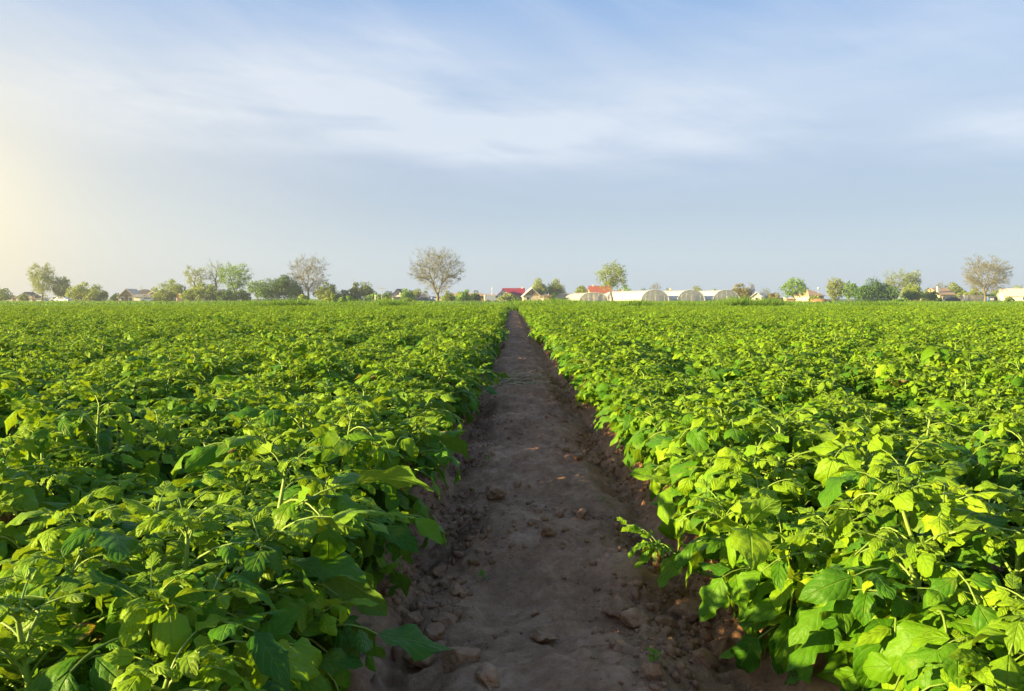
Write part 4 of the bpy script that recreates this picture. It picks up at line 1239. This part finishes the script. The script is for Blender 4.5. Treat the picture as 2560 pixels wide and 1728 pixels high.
# ------------------------------------------------------------------ greenhouses
def greenhouse(px, dist, w, h, length, yaw, label, film='film', lift=0.0):
    x, y = loc_at(px, dist); e = empty('greenhouse', (x, y, 0), yaw); tag(e, label, 'greenhouse', 'arched greenhouses standing side by side')
    n = 20; th = np.linspace(math.pi, 0, n)
    ex = 0.85
    prof = [(w / 2 * np.sign(math.cos(a)) * abs(math.cos(a)) ** ex, h * abs(math.sin(a)) ** 0.9) for a in th]
    m = 14; V = []; F = []
    for j in range(m + 1):
        for (a, c) in prof: V.append((a, length * j / m, c + (0.03 if j % 1 == 0 else 0)))
    for j in range(m):
        for i in range(n - 1): F.append((j * n + i, j * n + i + 1, (j + 1) * n + i + 1, (j + 1) * n + i))
    put('cover', make_mesh('cover', np.array(V), F, M[film], smooth=True), e)
    for j, nm in ((0, 'end_wall'), (length, 'end_wall')):
        pts = [(a * .985, j + (.02 if j == 0 else -.02), c * .985) for a, c in prof]
        put(nm, make_mesh(nm, np.array(pts), [tuple(range(n))], M['end']), e)
    for j in range(0, m + 1, 2):
        T = tube_arrays(np.array([(a * 1.0, length * j / m, c * 1.0 + .03) for a, c in prof]), 0.11 if j == 0 else 0.06, 5)
        put('hoop', make_mesh('hoop', T[0], T[1], M['gframe'], smooth=True), e)
    b = MB().box(-w / 2 * .86, w / 2 * .86, -.07, .018, h * .44, h * .47 + .05)
    for q in (-.34, -.17, .0, .17, .34):
        hh = h * (1 - (abs(q) * 2) ** 2.3) ** .5 * .93 if q else h * .95
        b.box(w * q - .05, w * q + .05, -.12, -.072, 0, hh)
    put('end_frame', b.mesh('end_frame', M['gframe']), e)
    put('door', MB().box(w * .0 + .1, w * .0 + 1.3, -.18, -.122, 0, 1.9).mesh('door', M['film_pink']), e)
    # gathered lower skirts along both sides
    for s in (-1, 1):
        put('side_skirt', MB().box(s * (w / 2 + .05) - .04, s * (w / 2 + .05) + .04, .1, length - .1, 0, .9).mesh('side_skirt', M['bluetarp' if False else 'film']), e)


greenhouse(1484, 236, 8.8, 2.75, 60, 0.10, 'pinkish low greenhouse behind the bent-trunk tree', 'film_pink')
greenhouse(1412, 262, 8.2, 2.7, 50, 0.05, 'leftmost greenhouse, mostly hidden behind the pinkish one', 'film')
greenhouse(1637, 234, 8.6, 3.45, 70, 0.16, 'white greenhouse with long roof just right of the bent-trunk tree', 'film')
greenhouse(1727, 236, 8.6, 3.45, 70, 0.16, 'greenhouse second from the right, its arch half above the weeds', 'film')
greenhouse(1815, 238, 8.6, 3.5, 70, 0.16, 'rightmost greenhouse beside the rounded brown tree', 'film')


# ------------------------------------------------------------------ poles, posts, cars, mound
def pole(px, ytop, dist, label, arm=1.0, r=0.11, mat='pole', cat='pole', name='utility_pole', lamp=None):
    x, y = loc_at(px, dist); H = z_at(ytop, dist); e = empty(name, (x, y, 0)); tag(e, label, cat)
    V, F = tube_arrays([[0, 0, -.2], [0, 0, H / 2], [0, 0, H]], [r, r * .9, r * .75], 8); put('post', make_mesh('post', V, F, M[mat], smooth=True), e)
    if arm: put('crossarm', MB().box(-arm, arm, -.13, -.05, H - .35, H - .2).mesh('crossarm', M[mat]), e)
    if lamp:
        V, F = ICO1; put('lamp', make_mesh('lamp', V * lamp + np.array([0, 0, H + lamp * .8]), F, M['white'], smooth=True), e)


pole(355, 716, 262, 'thin utility pole rising over the dark hipped roof', 0.9)
pole(884, 692, 246, 'tall thin antenna mast behind the narrow olive tree', 0.0, .08, name='antenna_mast', cat='mast')
pole(955, 717, 210, 'T-shaped lamp pole left of the white gabled house', 1.0, .09)
pole(939, 736, 120, 'short white post standing in weeds left of the T-shaped pole', 0.12, .1, mat='white', cat='post', name='white_post')
pole(1119, 713, 262, 'thin pole right of the tallest bare tree', 0.0, .09)
pole(1230, 716, 250, 'thin white pole left of the crimson roof', 0.4, .09, mat='white')
pole(1824, 752, 62, 'short pale stake standing in front of the tall weeds', 0.0, .05, mat='pole', cat='stake', name='wooden_stake')
pole(2044, 722, 244, 'pole with a round white lamp above the brown-roofed house', 0.0, .05, lamp=.35, name='lamp_pole', cat='lamp pole')
pole(2301, 733, 240, 'short white post above the low brick shed', 0.0, .18, mat='white', cat='post', name='white_post')
pole(748, 738, 140, 'weathered stake among weeds left of the tan tree', 0.0, .06, cat='stake', name='wooden_stake')


def car(px, dist, yaw, mat, label, kind='car', sc=1.0):
    x, y = loc_at(px, dist); e = empty('parked_' + kind, (x, y, 0), yaw); e.scale = (sc,) * 3; tag(e, label, kind)
    if kind == 'van':
        pr = [(-2.3, .35), (2.3, .35), (2.35, 1.0), (1.9, 1.25), (1.5, 2.0), (-2.2, 2.05), (-2.35, 1.8)]
        gl = [(1.0, 1.2), (1.78, 1.25), (1.45, 1.85), (1.0, 1.85)]
    else:
        pr = [(-2.1, .3), (2.1, .3), (2.15, .75), (1.2, .95), (.6, 1.4), (-1.1, 1.42), (-1.8, 1.0), (-2.15, .9)]
        gl = [(-1.3, .97), (1.0, .97), (.5, 1.33), (-1.0, 1.34)]
    put('body', MB().prism(pr, -.8, .8).mesh('body', M[mat]), e)
    put('side_window', MB().prism(gl, -.815, -.802).mesh('side_window', M['glass']), e)
    put('side_window', MB().prism(gl, .802, .815).mesh('side_window', M['glass']), e)
    for wx in (-1.35, 1.35):
        for wy in (-.82, .66):
            th = np.linspace(0, 2 * math.pi, 14, endpoint=False)
            w = MB().prism([(wx + .33 * math.cos(a), .33 + .33 * math.sin(a)) for a in th], wy, wy + .18)
            wo = put('wheel', w.mesh('wheel', M['rubber']), e)
            yy = wy - .01 if wy < 0 else wy + .181
            put('hubcap', MB().prism([(wx + .18 * math.cos(a), .33 + .18 * math.sin(a)) for a in th], yy, yy + .009).mesh('hubcap', M['pole']), wo)


car(148, 225, 0.1, 'carwhite', 'white car parked left of the wide rounded olive bush')
car(160, 222, -0.2, 'carwhite', 'second white car parked closest to the wide rounded olive bush')
car(372, 250, 0.2, 'carwhite', 'white car in front of the grey-roofed shed')
car(408, 248, 0.0, 'cardark', 'dark car between the pink house and the broad olive tree')
car(1063, 242, 0.0, 'carblue', 'dark blue car in front of the white-gabled cottage')
car(1108, 236, 0.0, 'carwhite', 'white car at the right foot of the tallest bare tree')
car(1146, 240, 0.1, 'cardark', 'dark car before the long low cream house')
car(1174, 240, 0.0, 'carblue', 'dark blue car before the right end of the long cream house')
car(1230, 240, 0.15, 'carwhite', 'white van parked by the thin white pole', 'van', 1.0)
car(2382, 240, 0.1, 'cardark', 'dark grey car before the tan-roofed house')
car(2492, 248, 0.1, 'cardark', 'dark car between the container and the rightmost house')


def cabinet(px, dist, label):
    x, y = loc_at(px, dist); e = empty('blue_hut', (x, y, 0)); tag(e, label, 'hut')
    put('wall', MB().box(-1.1, 1.1, 0, 2, 0, 1.5).mesh('wall', M['bluetarp']), e)
    put('roof', MB().box(-1.3, 1.3, -.2, 2.2, 1.503, 1.65).mesh('roof', M['greyroof']), e)
    put('window', MB().box(-.6, .5, -.04, -.003, .5, 1.1).mesh('window', M['white']), e)
    put('door', MB().box(.6, 1.0, -.04, -.003, 0, 1.3).mesh('door', M['darkroof']), e)


cabinet(1090, 242, 'small blue hut behind the stems of the tallest bare tree')
cabinet(2478, 246, 'small blue hut right of the cream container')


def mound(px, dist, w, h, label):
    x, y = loc_at(px, dist); V, F = ICO3; V = V.copy(); V = V * (1 + 0.25 * fbm(V[:, 0] * 3 + V[:, 2], V[:, 1] * 3, 4, 4))[:, None]
    V[:, 2] = np.maximum(V[:, 2], -0.05)
    o = put('dirt_mound', make_mesh('dirt_mound', V * np.array([w / 2, w / 3, h]), F, M['clod'], smooth=True), None, (x, y, 0)); tag(o, label, 'dirt mound')


mound(2050, 170, 4.4, 0.95, 'reddish dirt mound in front of the brown-roofed house')


# ------------------------------------------------------------------ tall weeds and grass on the verge
def blades(P, H, wd, rg):
    """curved grass blades: P (n,3) bases, H heights"""
    n = len(P); a = rg.uniform(0, 6.28, n); b = rg.uniform(0, 6.28, n)
    W = np.stack([np.cos(a), np.sin(a), np.zeros(n)], -1) * wd[:, None] * .5
    Ln = np.stack([np.cos(b), np.sin(b), np.zeros(n)], -1) * (H * rg.uniform(0.1, 0.8, n))[:, None]
    up = np.array([0, 0, 1.0])
    m1 = P + up * (H * .55)[:, None] + Ln * .35; t1 = P + up * H[:, None] + Ln
    V = np.stack([P - W, P + W, m1 + W * .8, m1 - W * .8, t1 + W * .1, t1 - W * .1], 1).reshape(-1, 3)
    k = (np.arange(n) * 6)[:, None, None]
    F = (np.array([[0, 1, 2, 3], [3, 2, 4, 5]])[None] + k).reshape(-1, 4)
    return V, F


def verge():
    rg = np.random.default_rng(31)
    # height of the weeds against the photo's horizontal position (centimetres above the ground)
    kx = [-100, 150, 260, 420, 560, 700, 770, 830, 880, 960, 1030, 1060, 1200, 1262, 1290, 1400, 1480, 1560, 1640, 1700, 1800, 1840, 1880, 1940, 1965, 2050, 2140, 2220, 2400, 2660]
    kh = [.25, .25, .30, .40, .55, .75, .80, .65, .75, .75, .70, .40, .35, .55, .80, .80, .60, .75, .60, .65, .75, 0.95, .9, 1.0, .65, .40, .60, .60, .50, .60]
    n = 130000
    d = 57.5 + 42 * rg.random(n) ** 1.6
    px = rg.uniform(-120, 2680, n)
    h0 = np.interp(px, kx, kh) * 1.25
    x = (px - 1280) / FPX * d
    cl = fbm(x * 0.55, d * 0.35, 91, 3) + 0.5
    h = h0 * np.clip(0.55 + 0.6 * cl, 0.45, 1.1) * rg.uniform(0.5, 1.05, n)
    h = h * np.where(d > 75, 0.7, 1.0)
    P = np.stack([x, d, np.full(n, -0.02)], -1)
    V, F = blades(P, h, rg.uniform(0.03, 0.08, n), rg)
    c = np.repeat(np.clip(0.25 + 0.7 * (fbm(x * 0.3, d * 0.25, 95, 3) + .5) + rg.normal(0, .18, n), 0, 1), 6)
    o = put('tall_weeds', make_mesh('tall_weeds', V, F, M['weed'], col=np.stack([c, c, c], -1)))
    tag(o, 'band of tall green weeds along the far edge of the field', 'weeds', kind='stuff')
    # rougher, lower meadow grass farther off
    n = 90000
    d = 95 + 150 * rg.random(n) ** 1.2
    x = rg.uniform(-0.7, 0.7, n) * d
    h = rg.uniform(0.12, 0.5, n) * np.clip(0.4 + fbm(x * .12, d * .1, 97, 3) * 1.4 + .3, .2, 1.3)
    P = np.stack([x, d, np.full(n, -0.02)], -1)
    V, F = blades(P, h, rg.uniform(0.10, 0.25, n), rg)
    c = np.repeat(np.clip(0.35 + 0.7 * fbm(x * 0.05, d * 0.05, 99, 3) + .2 + rg.normal(0, .15, n), 0, 1), 6)
    o = put('meadow_grass', make_mesh('meadow_grass', V, F, M['weed'], col=np.stack([c, c, c], -1)))
    tag(o, 'flat meadow grass between the field edge and the houses', 'grass', kind='stuff')


verge()


def haze():
    b = MB().box(-420, 420, -60, 340, -1.5, 24)
    m = bpy.data.materials.new('haze'); m.use_nodes = True; t = NT(m.node_tree); t.n.clear()
    out = t.node('ShaderNodeOutputMaterial'); v = t.node('ShaderNodeVolumePrincipled')
    v.inputs['Color'].default_value = (0.90, 0.90, 0.88, 1); v.inputs['Density'].default_value = 0.0008; v.inputs['Anisotropy'].default_value = 0.72
    t.l.new(v.outputs[0], out.inputs['Volume'])
    o = put('haze', b.mesh('haze', m)); tag(o, kind='stuff')


haze()
